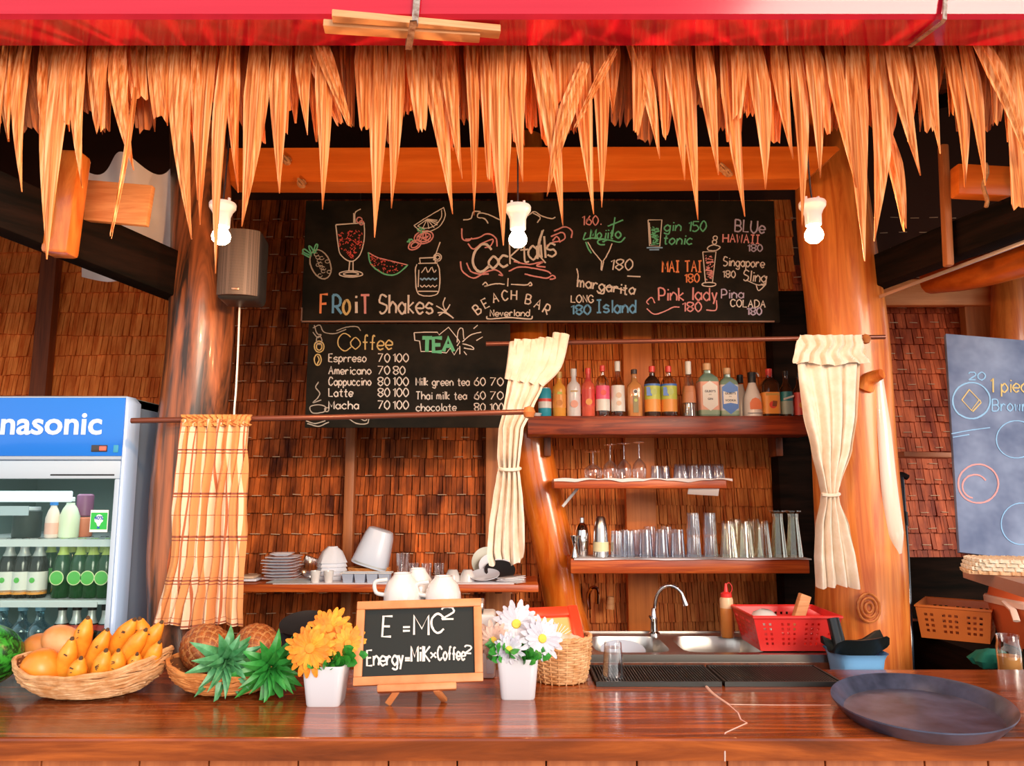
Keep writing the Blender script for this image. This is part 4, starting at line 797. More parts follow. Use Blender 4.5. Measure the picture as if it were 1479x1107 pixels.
def crate(name, label, cat, loc, w_, d_, h, m, rotz=0, tap_=.8, nx=14, nz=7, skip=None, hx=.42, hz=.55):
    t = thing(name, label, cat, loc, (0, 0, rotz)); mb = MB(); W, D, w2, d2 = w_/2, d_/2, w_/2*tap_, d_/2*tap_
    B = [(-w2, -d2, 0), (w2, -d2, 0), (w2, d2, 0), (-w2, d2, 0)]; Tt = [(-W, -D, h), (W, -D, h), (W, D, h), (-W, D, h)]
    sk_ = skip or (lambda i, j: j in (0, nz-1) or i in (0, nx-1) or i % 4 == 3)
    for k in range(4): perfwall(mb, B[k], B[(k+1) % 4], Tt[(k+1) % 4], Tt[k], nx, nz, hx, hz, sk_)
    mb.add(B, [(3, 2, 1, 0)]); o = mb.build('basket_wall', m, t, world=False, smooth=False); md = o.modifiers.new('s', 'SOLIDIFY'); md.thickness = .003
    mb = MB(); r_ = [(-W, -D, h), (W, -D, h), (W, D, h), (-W, D, h)]
    mb.tube(r_, .005, 6, closed=True); mb.build('rim', m, t, world=False); return t
Q = G(1141, 946, ZC+.004)
crate('plastic_basket', 'bright red perforated plastic basket on the drainboard by the trunk post', 'basket', (P(1141, 946, 2.58).x-.01, 2.585, ZC+.006), .275, .24, .105, rp_, 0, .82)
o = MB().lathe([(0, .045), (.02, .044), (.04, .03), (.052, 0), (.050, 0), (.038, .028), (0, .042)], 24).build('upturned_bowl', ceramic, world=False); o.location = P(1104, 897, 2.56)+Vector((0, 0, -.01)); o.rotation_euler = (.2, .1, 0); tag(o, 'upturned white bowl inside the red plastic basket', 'bowl')
o = MB().bbox((0, 0, 0), (.035, .03, .12), .003, (0, .35, 0)).build('wood_block', palewood, world=False); o.location = P(1155, 885, 2.60); tag(o, 'brown wooden block sticking up out of the red basket', 'block')
o = MB().bbox((0, 0, 0), (.09, .05, .03), .004, (0, .5, 0)).build('red_sponge', rp_, world=False); o.location = P(1178, 892, 2.62); tag(o, 'red sponge holder in the back corner of the red basket', 'sponge')
Q = (P(1226, 965, 2.42).x, 2.42, ZC-.045)
o = MB().box2((Q[0]-.14, 2.30, 0), (Q[0]+.14, 2.44, ZC-.047)).build('service_ledge', darkwood); o.location = (0, 0, 0); tag(o, 'dark timber ledge behind the bar under the blue tub', 'ledge')
bt = thing('blue_tub', 'translucent blue plastic tub behind the bar under the black strainer', 'tub', (Q[0], 2.37, ZC-.046))
MB().lathe([(.060, 0), (.068, .06), (.074, .075), (.078, .078), (.072, .074), (.065, .06), (.057, .003)], 32, sq=5).build('body', mat('blue_tub', (.22, .50, .85), rough=.25), bt, world=False)
st = thing('strainer', 'black kitchen strainer with thick upright handle on top of the blue tub', 'strainer', (Q[0], 2.37, ZC+.034))
mb = MB().lathe([(.0, -.004), (.04, -.002), (.082, .020), (.088, .026), (.082, .024), (.04, .002), (0, 0)], 28, sq=3); mb.v = [q+Vector((0, 0, .10*q.x+.02*math.sin(q.y*60))) for q in mb.v]; mb.build('pan', mat('black_mesh', (.015, .02, .02), rough=.35), st, world=False)
MB().tube([P(1214, 938, 2.37), P(1203, 894, 2.40)], [.020, .018], 14, smooth=0).build('handle', mat('black_handle', (.012, .014, .016), rough=.25), st)
# ---------------------------------------------------------------- bar mat and glass, tray
mt = thing('bar_mat', 'ribbed black rubber bar mat in two panels along the back edge of the counter', 'mat', (.54, 2.165, ZC))
rub = mat('black_rubber', (.022, .024, .022), rough=.45)
xl_, xr_ = G(860, 990, ZC).x, G(1210, 988, ZC).x; xm = G(1027, 976, ZC).x
for a_, b_ in ((xl_, xm-.004), (xm+.004, xr_)):
    mb = MB(); mb.box2((a_, 2.072, ZC+.0005), (b_, 2.262, ZC+.005)); mb.box2((a_, 2.068, ZC+.0005), (b_, 2.076, ZC+.013)); mb.box2((a_, 2.256, ZC+.0005), (b_, 2.262, ZC+.013)); mb.box2((a_, 2.072, ZC+.0005), (a_+.006, 2.262, ZC+.013)); mb.box2((b_-.006, 2.072, ZC+.0005), (b_, 2.262, ZC+.013))
    x = a_+.012
    while x < b_-.010: mb.box2((x, 2.08, ZC+.004), (x+.004, 2.254, ZC+.012)); x += .0075
    mb.build('mat_panel', rub, mt, smooth=False)
CG = glassmat('clear_glass', (.97, .97, .98), .5, .03, (1, 1, 1))
CGf = glassmat('frosty_glass', (.86, .88, .93), .6, .12, (.95, .97, 1))
CGg = glassmat('greenish_glass', (.95, .96, .90), .55, .08, (1, 1, .95))
def glass(kind, m, h, r, inv=True, name='drinking_glass', n=28):
    mb = MB(); fl = 0; fn = 12
    if kind == 'tumbler': pf = [(r*.80, 0), (r*.82, .002), (r, h), (r*.94, h), (r*.78, h*.12), (0, h*.1)]
    elif kind == 'cone': pf = [(r*.74, 0), (r*.76, .003), (r, h), (r*.95, h), (r*.70, h*.16), (0, h*.14)]
    elif kind == 'fluted': pf = [(r*.80, 0), (r*.84, .004), (r*.95, h*.75), (r, h), (r*.93, h), (r*.78, h*.12), (0, h*.1)]; fl = .035; fn = 14; n = 84
    elif kind == 'tall': pf = [(r*.62, 0), (r*.66, .003), (r*.80, h*.5), (r, h), (r*.94, h), (r*.6, h*.08), (0, h*.07)]; fl = .03; fn = 10; n = 60
    elif kind == 'pilsner': pf = [(r*.95, 0), (r*.97, .004), (r*.62, .012), (r*.60, h*.2), (r, h), (r*.95, h), (r*.56, h*.15), (0, h*.13)]; fl = .04; fn = 8; n = 48
    elif kind == 'bowl': pf = [(r*.75, 0), (r*.8, .002), (r, h), (r*.93, h), (r*.74, h*.14), (0, h*.12)]; fl = .05; fn = 16; n = 96
    if inv: pf = [(a, h-b) for a, b in pf][::-1]
    mb.lathe(pf, n, flute=fl, fn=fn, cap=False); return mb
def stemmed(h, r, bowl):
    hb = h*.52
    b = MB().lathe([(r*.85, 0), (r*.92, hb*.2), (r, hb*.45), (r*.85, hb*.75), (r*.4, hb*.95), (.004, hb*1.05), (.0028, hb*1.2), (.0028, h*.94), (.006, h*.965), (r*.85, h*.99), (r*.85, h), (0, h)], 28, cap=False); return b
gp = G(886, 977, ZC+.013); o = glass('cone', CGf, .088, .030, True).build('drinking_glass', CG, world=False); o.location = (gp.x, gp.y, ZC+.0125); tag(o, 'single upturned clear tumbler on the black bar mat', 'glass')
md = lambda x: x
tr = thing('serving_tray', 'large round matt black serving tray at the far end of the bar counter', 'tray', (.925, 1.825, ZC), (0, 0, math.radians(66)))
mb = MB().lathe([(0, .0015), (.205, .0015), (.212, .003), (.236, .026), (.244, .031), (.2475, .033), (.2475, .030), (.240, .022), (.215, .0005), (0, .0005)], 72); mb.v = [Vector((q.x*1.06, q.y*.76, q.z)) for q in mb.v]
mb.build('dish', mat('sky_tinted_tray', (.022, .028, .050), (.085, .095, .16), rough=.36, scale=(9, 9, 9), coat=.15), tr, world=False, angle=30)  # bluish tint in the base colour stands in for reflected sky
# ---------------------------------------------------------------- easel board
bl_, br_, tl_ = P(510, 992, 1.895), P(698, 985, 1.92), P(514, 869, 1.965)
ux = (br_-bl_).normalized(); uz = (tl_-bl_); uz = (uz-ux*uz.dot(ux)).normalized(); ny = uz.cross(ux); Wb = (br_-bl_).length; Hb = (tl_-bl_).length*.99
es = thing('easel_board', 'small pine framed chalkboard on a tabletop easel reading Energy equals milk times coffee', 'chalkboard', (bl_.x+.16, 1.92, ZC))
M4 = Matrix((ux, ny, uz)).transposed().to_4x4(); M4.translation = bl_
em = mat('easel_pine', (.62, .20, .06), (.72, .29, .11), rough=.5, scale=(12, 12, 12), bump=.1)
fw = .020
for c_, d_ in (((Wb/2, 0, fw/2), (Wb, .016, fw)), ((Wb/2, 0, Hb-fw/2), (Wb, .016, fw)), ((fw/2, 0, Hb/2), (fw, .016, Hb-2*fw)), ((Wb-fw/2, 0, Hb/2), (fw, .016, Hb-2*fw))): MB().bbox(c_, d_, .002).xf(M4).build('frame_rail', em, es)
MB().box((Wb/2, .003, Hb/2), (Wb-2*fw, .006, Hb-2*fw)).xf(M4).build('slate', mat('slate_black', (.012, .014, .012), rough=.6, spec=.3), es)
def pe(x, y):
    d = ray(x, y); o_ = Vector((0, 0, CAMZ)); p0 = bl_-ny*.0012; t = (p0-o_).dot(ny)/d.dot(ny); return o_+d*t
def we(txt, x, y, h, wpx=2.6, **k): return chalk('chalk_lettering', T(txt, x, y, h, **k), pe, CH['white'], wpx, es, nrm=-ny, rep=2)
we('E', 552, 920, 29, 2.7, x1=567, sx=1.0, slant=.08); we('=', 582, 917, 18, 2.6, x1=592, sx=.9); we('M', 598, 917, 28, 2.7, x1=619, sx=.9); we('C', 623, 914, 26, 2.7, x1=641, sx=.8); we('2', 638, 895, 17, 2.4, x1=656)
we('Energy', 530, 962, 22, 2.3, x1=582, sx=.92, sp_=1.4, ang=1); we('=', 585, 958, 11, 2.3, x1=592); we('MilK', 594, 956, 22, 2.4, x1=621, sx=.82, sp_=1.2); we('x', 622, 951, 13, 2.0, x1=630, sx=.8); we('Coffee', 632, 954, 19, 2.2, x1=672, ang=0, sx=.78); we('2', 671, 944, 11, 2.0, x1=681)
MB().bbox((Wb/2-.003, -.014, -.010), (.185, .030, .016), .003).xf(M4).build('ledge', em, es)
for a_, b_ in ((574, 560), (630, 642)):
    p0 = P(a_, 997, 1.893); p1 = G(b_, 1017 if a_ < 600 else 1012, ZC+.003); d = p1-p0; zz = d.normalized(); xx = Vector((1, 0, 0)); xx = (xx-zz*xx.dot(zz)).normalized(); R = Matrix((xx, zz.cross(xx), zz)).transposed(); MB().bbox((p0+p1)/2, (.015, .009, d.length), .001, R).build('leg', em, es)
p0 = P(603, 880, 1.985); p1 = Vector((p0.x, 2.07, ZC+.003)); MB().tube([p0, p1], .006, 4).build('leg', em, es)
# ---------------------------------------------------------------- coffee machine and upturned cups behind the easel
cm = thing('coffee_machine', 'low white coffee machine standing behind the easel board', 'coffee machine', (P(628, 980, 2.2).x, 2.22, ZC))
xa_, xb2 = P(548, 980, 2.15).x, P(715, 980, 2.15).x; ztp = P(628, 888, 2.15).z; zc2 = P(628, 872, 2.15).z
MB().bbox(((xa_+xb2)/2, 2.205, (ZC+ztp)/2), (xb2-xa_, .105, ztp-ZC), .008).build('housing', whitep, cm); MB().bbox(((xa_+xb2)/2-.012, 2.205, (ztp+zc2)/2), (xb2-xa_-.04, .10, zc2-ztp), .004).build('cup_tray', steel, cm)
MB().bbox((xb2-.013, 2.149, (ZC+ztp)/2-.01), (.020, .006, .12), .002).build('side_panel', mat('pale_blue_panel', (.60, .66, .75), rough=.3), cm)
def cup_inv(r=.050, h=.070):
    return MB().lathe([(r, 0), (r*1.0, .003), (r*.97, h*.35), (r*.82, h*.68), (r*.52, h*.9), (r*.48, h*.97), (r*.50, h), (r*.46, h), (r*.42, h*.94), (0, h*.93)], 32, cap=False)
CUPS = [(581, 2.18, .052, .078, .3, 'first upturned white cup on the coffee machine, above the easel'), (640, 2.18, .050, .070, .1, 'second upturned white cup, the one nearer the bent post, above the easel'), (603, 2.235, .046, .085, 0, 'third upturned white cup set behind the other two above the easel')]
for px, Y, r, h, tl, lb in CUPS:
    t = thing('coffee_cup', lb, 'cup', (P(px, 870, Y).x, Y, zc2), group='upturned cups'); t.pop('group') if False else None
    cup_inv(r, h).build('cup_body', ceramic, t, world=False)
    MB().tube([(-r*.88, -.01, h*.25), (-r*1.35, -.015, h*.35), (-r*1.40, -.015, h*.7), (-r*.78, -.01, h*.78)], .0055, 8, smooth=5).build('handle', ceramic, t, world=False)
# ---------------------------------------------------------------- potted artificial flowers
def petals(mb, c, nrm, r, n, layers, wd, curl=.25):
    c = Vector(c); nrm = Vector(nrm).normalized(); a_ = nrm.orthogonal().normalized(); b_ = nrm.cross(a_)
    for l in range(layers):
        for k in range(n):
            an = 2*PI*(k+.5*(l % 2)+random.uniform(-.2, .2))/n; d = a_*math.cos(an)+b_*math.sin(an); s_ = nrm.cross(d)
            rr = r*(1-.22*l)*random.uniform(.88, 1.08); w_ = wd*random.uniform(.8, 1.1); v = []
            for t_, ww in ((.12, .35), (.45, .9), (.78, 1.0), (.95, .55), (1.0, .1)):
                base = c+d*rr*t_+nrm*(.10*r*l+rr*(.12*math.sin(t_*2.2)-curl*t_*t_*(1-.5*l)))
                v += [base-s_*w_*ww/2, base-nrm*.0008+0*d, base+s_*w_*ww/2]
            f = []
            for i in range(4):
                for j in range(2): f.append((i*3+j, i*3+j+1, i*3+j+4, i*3+j+3))
            mb.add(v, f)
    return mb
greenm = mat('artificial_green', (.02, .22, .02), (.06, .42, .05), rough=.45, scale=(60, 60, 60), isl=[(1, 1, 1), (.6, .7, .6), (1, 1, .9)])
def flowerpot(px, pyb, wtop, wbot, h, label, heads, pm2, dm, folc, group=None):
    q = G(px, pyb, ZC); t = thing('potted_flowers', label, 'potted plant', (q.x, q.y+wbot/2, ZC))
    MB().lathe([(wbot/2*.96, 0), (wbot/2, .004), (wtop/2, h-.004), (wtop/2*.99, h), (wtop/2*.93, h), (wtop/2*.90, h*.8), (0, h*.78)], 48, sq=9, R=None).build('pot', mat('glossy_white_pot', (.70, .70, .74), rough=.18, coat=.5), t, world=False, angle=50)
    mb = MB()
    for k in range(95):
        a = random.uniform(0, 2*PI); rr = random.uniform(.0, .050); zz = random.uniform(-.004, .030); c_ = Vector((rr*math.cos(a)*.95+folc, rr*math.sin(a)*.8+.004, h+zz)); d = Vector((math.cos(a), math.sin(a)*.8-.3, random.uniform(-.3, .6))).normalized(); s_ = d.cross(Vector((random.uniform(-.4, .4), -1, .2))).normalized(); L_ = random.uniform(.034, .054); W_ = .024
        mb.add([c_, c_+d*L_*.4+s_*W_*.5, c_+d*L_*.8+s_*W_*.35, c_+d*L_, c_+d*L_*.8-s_*W_*.35, c_+d*L_*.4-s_*W_*.5, c_+d*L_*.5+s_.cross(d)*.003], [(0, 6, 1), (1, 6, 2), (2, 6, 3), (3, 6, 4), (4, 6, 5), (5, 6, 0)])
    o = mb.build('foliage', greenm, t, world=False, smooth=False); o['kind'] = 'stuff'
    for (fx, fy, r, yy, mm) in heads:
        c_ = P(fx, fy, t.location.y+yy); rm = r*c_.y/FPX; n_ = Vector((random.uniform(-.12, .12)+(fx-px)*.008, -1, .22+(pyb-90-fy)*.012))
        fl = thing('flower', None, None, (0, 0, 0)); fl.parent = t
        petals(MB(), c_, n_, rm, 17 if r > 29 else 15, 2, rm*.25, .10).build('petals', mm or pm2, fl, smooth=False)
        nn_ = n_.normalized(); MB().lathe([(rm*.2, 0), (rm*.17, .004), (0, .006)], 10, R=nn_.to_track_quat('Z', 'Y').to_matrix(), c=c_+nn_*rm*.14).build('flower_centre', dm, fl)
        MB().tube([c_-nn_*.004, (c_+t.location+Vector((0, 0, h)))*.5+Vector((0, 0, -.01)), t.location+Vector((0, 0, h-.01))], .0018, 5, smooth=4).build('stem', greenm, fl)
    return t
ym = mat('yellow_orange_petal', (.84, .26, .008), (.92, .42, .02), rough=.6, scale=(40, 40, 40), isl=[(1, 1, 1), (.85, .62, .5), (1, .9, .8)]); wm_ = mat('white_petal', (.72, .70, .76), rough=.6, isl=[(.74, .72, .78), (.50, .49, .58), (.70, .68, .74)]); pkm = mat('blush_petal', (.72, .50, .40), rough=.6, isl=[(.78, .56, .46), (.60, .36, .28), (.74, .52, .44)]); yc = mat('yellow_centre', (.85, .60, .08), rough=.8); oc = mat('orange_centre', (.85, .30, .03), rough=.8)
flowerpot(465, 1022, .100, .080, .092, 'white square pot of orange yellow daisies beside the pineapples', [(476, 910, 33, .03, None), (449, 937, 37, -.04, None), (502, 930, 28, .0, None)], ym, oc, .008)
flowerpot(748, 1012, .100, .084, .095, 'white square pot of white daisies between easel and wicker basket', [(746, 903, 34, .03, None), (713, 926, 28, .01, pkm), (736, 938, 25, -.045, None), (782, 923, 32, -.005, None)], wm_, yc, 0)
# ---------------------------------------------------------------- fruit baskets
wick = mat('wicker_strand', (.66, .33, .13), (.92, .62, .35), rough=.55, scale=(30, 30, 30), isl=[(1, 1, 1), (.8, .68, .55), (1, .95, .9), (.9, .8, .7)], bump=.2)
wick2 = mat('wicker_orange', (.60, .22, .06), (.84, .38, .12), rough=.55, scale=(30, 30, 30), isl=[(1, 1, 1), (.75, .62, .5), (1, .95, .9)], bump=.2)
def boat(label, c, rx, ry, h, lift, m, seed, rotz=0, tilt=0, ns=26):
    rnd = random.Random(seed); t = thing('wicker_basket', label, 'basket', c, (0, 0, rotz)); mb = MB()
    def pt(a, s, jr=0, jz=0):
        k = .42+.58*math.sin(s*PI/2)**.75; e = abs(math.cos(a))**3; return Vector(((rx*k+jr)*math.cos(a), (ry*k+jr)*math.sin(a), .004+h*s**1.3*(1+lift*e)+jz+tilt*math.cos(a)*s))
    for i in range(ns):
        s = (i+rnd.uniform(-.3, .3))/(ns-1); s = min(max(s, 0), 1); ph, am = rnd.uniform(0, 6), rnd.uniform(.02, .055); fq = rnd.choice([5, 7, 9, 11])
        pts = [pt(2*PI*k/56, min(1, max(0, s+am*math.sin(fq*2*PI*k/56+ph))), rnd.uniform(-.002, .002)+.002*math.sin(14*2*PI*k/56+i*PI)) for k in range(56)]
        mb.tube(pts, rnd.uniform(.0022, .0042), 5, closed=True)
    o = mb.build('woven_wall', m, t, world=False); o['kind'] = 'stuff'
    mb = MB(); v = []; n = 40; rows_ = 8
    for j in range(rows_+1):
        for k in range(n): v.append(pt(2*PI*k/n, j/rows_, -.004))
    mb.add([Vector((0, 0, .004))]+v, [(0, 1+(k+1) % n, 1+k) for k in range(n)]+[(1+j*n+k, 1+j*n+(k+1) % n, 1+(j+1)*n+(k+1) % n, 1+(j+1)*n+k) for j in range(rows_) for k in range(n)]); mb.build('shade_lining', mat('basket_shadow', (.22, .07, .02), rough=.8), t, world=False)  # inner sheet added, the basket's shade put into its dark colour
    mb = MB(); mb.tube([pt(2*PI*k/56, 1, .001*math.sin(k*2.1), .002*math.sin(k*1.3)) for k in range(56)], .0055, 6, closed=True); mb.tube([pt(2*PI*k/56, .98, .003*math.sin(k*.9)) for k in range(56)], .004, 6, closed=True); mb.build('rim', m, t, world=False)
    return t
boat('boat shaped wicker basket holding mangoes and bananas beside the fridge', (-1.045, 2.0, ZC), .185, .125, .062, .55, wick, 3, tilt=.008)
boat('orange brown wicker basket holding two pineapples', (-.715, 2.03, ZC), .150, .120, .058, .35, wick2, 5)
boat('wicker basket with a watermelon, cut by the edge of the photo', (-1.47, 2.03, ZC), .15, .125, .070, .5, wick2, 8)
bm_ = mat('ripe_banana', (.86, .25, .015), (.92, .37, .03), rough=.42, scale=(25, 25, 25), sss=0); btip = mat('banana_tip', (.10, .05, .02), rough=.8)
BAN = [(127, 894, 117, 955, 26, 2.02), (104, 924, 90, 988, 27, 1.97), (117, 952, 112, 992, 26, 1.92), (155, 911, 130, 970, 24, 2.0), (153, 941, 145, 990, 27, 1.94), (171, 941, 170, 985, 24, 1.95), (194, 896, 163, 945, 26, 2.03), (210, 911, 180, 960, 26, 1.99), (233, 900, 205, 955, 25, 2.02), (230, 929, 215, 966, 22, 1.97), (198, 946, 195, 972, 22, 1.97), (202, 895, 212, 935, 26, 2.07), (150, 912, 165, 960, 24, 2.05)]
def banana_bunch(lst, label):
    c0 = sum((P(a[2], a[3], a[5]) for a in lst), Vector())/len(lst); t = thing('banana_bunch', label, 'bananas', c0)
    for x0, y0, x1, y1, wpx, Y in lst:
        tip, base = P(x0, y0, Y-.01), P(x1, y1, Y+.02); d = tip-base; L_ = d.length; wr = wpx*Y/FPX/2; side = Vector((random.uniform(-.3, .3), -1, 0)); ext = base-d*.25+Vector((0, .02, 0))
        pts = [ext, base, base.lerp(tip, .35)+side*L_*.08, base.lerp(tip, .7)+side*L_*.06, base.lerp(tip, .92), tip]
        b = thing('banana', None, None, (0, 0, 0)); b.parent = t; b.location = base-t.location
        MB().tube(pts, [wr*.7, wr*.95, wr*1.02, wr*.92, wr*.5, wr*.26], 10, smooth=4).build('peel', bm_, b)
        MB().tube([tip-d.normalized()*.003, tip+d.normalized()*.006], [wr*.28, wr*.16], 7).build('tip', btip, b)
        mb = MB()
        for k in range(5): u = random.uniform(.25, .8); q = base.lerp(tip, u)+side.normalized()*(L_*.065+wr*.98); mb.box(q, (random.uniform(.002, .009), .0030, .0016), (0, random.uniform(-.6, .6), 0))
        o = mb.build('brown_speck', btip, b, smooth=False); o['kind'] = 'stuff'
    return t
banana_bunch(BAN[:6], 'bunch of short ripe bananas at the front of the basket'); banana_bunch(BAN[6:], 'second banana bunch piled behind, nearer the pineapples')
mg = mat('orange_mango', (.84, .20, .012), (.90, .30, .03), rough=.35, scale=(10, 10, 10)); mg2 = mat('peach_mango', (.80, .24, .05), (.88, .42, .18), rough=.35, scale=(8, 8, 8))
def mango(px, py, Y, rx, rz, ang, m, label):
    mb = MB().lathe([(rz*math.sin(PI*k/12)*(1+.12*math.cos(PI*k/12)), -rx*math.cos(PI*k/12)) for k in range(13)], 24, R=Euler((0, PI/2+ang, 0)).to_matrix(), cap=False)
    o = mb.build('mango', m, world=False); o.location = P(px, py, Y); tag(o, label, 'mango')
mango(62, 968, 1.96, .052, .046, .9, mg, 'large orange mango at the front end of the banana basket'); mango(96, 932, 2.06, .066, .042, .5, mg2, 'peach coloured mango leaning behind the front bananas'); mango(66, 938, 2.10, .060, .040, .1, mat('dark_mango', (.55, .16, .03), (.75, .28, .06), rough=.4, scale=(8, 8, 8)), 'darker red mango at the back of the banana basket')
wt = MB().lathe([(.080*math.sin(PI*k/16), -.10*math.cos(PI*k/16)) for k in range(17)], 36, R=Euler((0, PI/2, .2)).to_matrix(), cap=False).build('watermelon', mat('watermelon_rind', (.005, .05, .008), (.04, .34, .03), rough=.25, scale=(4, 30, 30), lo=.42, hi=.58, dist=2), world=False); wt.location = P(-30, 948, 2.02); tag(wt, 'striped dark green watermelon in the basket by the fridge', 'watermelon')
pinm = mat('pineapple_skin', (.20, .045, .01), (.42, .11, .02), rough=.5, scale=(30, 30, 30)); pinr = mat('pineapple_ridge', (.48, .20, .06), rough=.6); crm = mat('pineapple_crown', (.03, .20, .06), (.16, .46, .22), rough=.4, scale=(25, 25, 25), isl=[(1, 1, 1), (.8, .9, .8), (1.1, 1.1, 1.1)]); crm2 = mat('pineapple_crown_bright', (.02, .22, .03), (.07, .44, .08), rough=.4, scale=(25, 25, 25), isl=[(1, 1, 1), (.7, .8, .7), (1.1, 1.1, 1.1)])
def pineapple(label, body, crown, L_, r, cr, m, seed):
    rnd = random.Random(seed); body, crown = Vector(body), Vector(crown); ax = (crown-body).normalized(); R = ax.to_track_quat('Z', 'Y').to_matrix(); t = thing('pineapple', label, 'pineapple', body)
    nu, nv = 96, 48; mb = MB(); v = []
    for j in range(nv+1):
        for i in range(nu):
            th = 2*PI*i/nu; ph = PI*j/nv; a_ = (th/(2*PI)*12+ph/PI*7); b_ = (th/(2*PI)*12-ph/PI*7); bp = (abs(math.sin(PI*a_))*abs(math.sin(PI*b_)))**.6; rr = r*math.sin(ph)**.75*(1+.085*bp); v.append(body+R @ Vector((rr*math.cos(th), rr*math.sin(th), -L_/2*math.cos(ph)*1.0)))
    mb.add(v, [(j*nu+i, j*nu+(i+1) % nu, (j+1)*nu+(i+1) % nu, (j+1)*nu+i) for j in range(nv) for i in range(nu)])
    for fi in range(nu*nv):
        j, i = divmod(fi, nu); th = (i+.5)/nu; ph = (j+.5)/nv; mb.m[fi] = 1 if min(abs(math.sin(PI*(th*12+ph*7))), abs(math.sin(PI*(th*12-ph*7)))) < .30 else 0
    mb.build('fruit', (pinm, pinr), t, angle=60)
    k = 0
    for ring, (n, tl, ll, w_) in enumerate(((8, 1.45, 1.0, .038), (8, 1.12, .95, .036), (7, .8, .85, .032), (5, .45, .7, .026), (3, .18, .55, .018))):
        for i in range(n):
            an = 2*PI*(i+.5*ring+rnd.uniform(-.2, .2))/n; dr_ = R @ Vector((math.cos(an), math.sin(an), 0)); n0 = ax; L2 = cr*ll*rnd.uniform(.85, 1.12); mb = MB(); vv = []
            for s in range(7):
                u = s/6; te = tl*(.55+.5*u); d = dr_*math.sin(te)+ax*math.cos(te); p_ = crown+ax*(.012*ring)+dr_*.008+d*L2*u+Vector((0, 0, -.012*u*u)); ww = w_*(1-u**1.6)*(.75+.5*min(u*3, 1)*.6); p_.z = max(p_.z, ZC+.006); sd = ax.cross(dr_); up_ = sd.cross(d); vv += [p_-sd*ww/2+up_*ww*.0, p_-up_*ww*.22, p_+sd*ww/2]
            mb.add(vv, [(s*3+q, s*3+q+1, s*3+q+4, s*3+q+3) for s in range(6) for q in (0, 1)]); mb.build('crown_leaf', m, t)
    return t
pineapple('pineapple with silvery green crown facing the front of its basket', P(298, 938, 2.06), P(322, 953, 1.955), .17, .058, .092, crm, 4)
pineapple('pineapple with bright green crown drooping over the basket edge near the yellow flowers', P(372, 936, 2.08), P(389, 960, 1.965), .16, .055, .095, crm2, 9)
o = MB().lathe([(0, -.012), (.04, -.010), (.066, .004), (.072, .012), (.064, .008), (.03, -.004), (0, -.006)][::1], 28).build('black_pan', blackp, world=False); o.location = P(440, 905, 2.32); o.rotation_euler = (.35, 0, 0); tag(o, 'round black pan behind the pineapples and yellow flowers', 'pan')
o = MB().box2((P(400, 940, 2.33).x, 2.29, 0), (P(480, 940, 2.33).x, 2.40, P(440, 912, 2.32).z)).build('black_box', blackp); tag(o, 'dark stand under the black pan behind the counter', 'stand')
# ---------------------------------------------------------------- round wicker basket with red tray
bq = G(813, 992, ZC); rb = thing('round_wicker_basket', 'round pale wicker basket holding a red tray beside the white daisies', 'basket', (bq.x, bq.y+.072, ZC))
mb = MB(); n = 132; rows_ = 19; H_ = .110; stk_ = 22
for j in range(rows_):
    z = .005+H_*j/(rows_-1); rr = .066+.014*math.sin(j/(rows_-1)*PI*.62)
    mb.tube([Vector(((rr+.0026*math.cos(stk_*PI*k/n*1.0+(j % 2)*PI)*1.0)*math.cos(2*PI*k/n), (rr+.0026*math.cos(stk_*PI*k/n+(j % 2)*PI))*math.sin(2*PI*k/n), z)) for k in range(n)], .0030, 5, closed=True)
o = mb.build('woven_wall', wick, rb, world=False); o['kind'] = 'stuff'
mb = MB()
for k in range(stk_): a = 2*PI*k/stk_; mb.tube([Vector(((.066+.014*math.sin(u*PI*.62))*math.cos(a), (.066+.014*math.sin(u*PI*.62))*math.sin(a), H_*u)) for u in (0, .25, .5, .75, 1)], .0022, 5)
o = mb.build('stakes', wick, rb, world=False); o['kind'] = 'stuff'
MB().lathe([(0, .002), (.066, .002)], 30).build('bottom', wick2, rb, world=False)
mb = MB()
for ph in (0, PI): mb.tube([Vector(((.079+.003*math.cos(k*.9+ph))*math.cos(2*PI*k/80), (.079+.003*math.cos(k*.9+ph))*math.sin(2*PI*k/80), H_+.004+.003*math.sin(k*.9+ph))) for k in range(80)], .0038, 6, closed=True)
mb.build('rim', wick, rb, world=False)
o = MB().lathe([(.074, H_-.02), (.070, H_-.004), (.045, H_+.006), (0, H_+.008)], 30, flute=.04, fn=7).build('folded_cloth', mat('orange_white_cloth', (.90, .50, .26), (.90, .84, .80), rough=.8, scale=(40, 12, 40)), world=False); o.location = rb.location; tag(o, 'orange and white cloth stuffed into the round wicker basket', 'cloth')
c4 = [P(757, 880, 2.20), P(832, 877, 2.22), P(845, 938, 2.11), P(776, 948, 2.09)]
ux = (c4[1]-c4[0]).normalized(); uz = (c4[0]-c4[3]); uz = (uz-ux*uz.dot(ux)).normalized(); ny = uz.cross(ux); Wt = (c4[1]-c4[0]).length*1.02; Ht = (c4[1]-c4[2]).length; M5 = Matrix((ux, ny, uz)).transposed().to_4x4(); M5.translation = c4[1]-ux*Wt-uz*Ht
rt = thing('red_tray', 'red plastic framed tray leaning in the round wicker basket', 'tray', M5.translation.copy()); rd = mat('bright_red', (.86, .055, .02), rough=.3)
for c_, d_ in (((Wt/2, 0, Ht-.016), (Wt, .014, .032)), ((Wt-.012, 0, Ht/2), (.028, .020, Ht)), ((.010, 0, Ht/2), (.02, .014, Ht)), ((Wt/2, 0, .008), (Wt, .014, .016))): MB().bbox(c_, d_, .004).xf(M5).build('frame_rail', rd, rt)
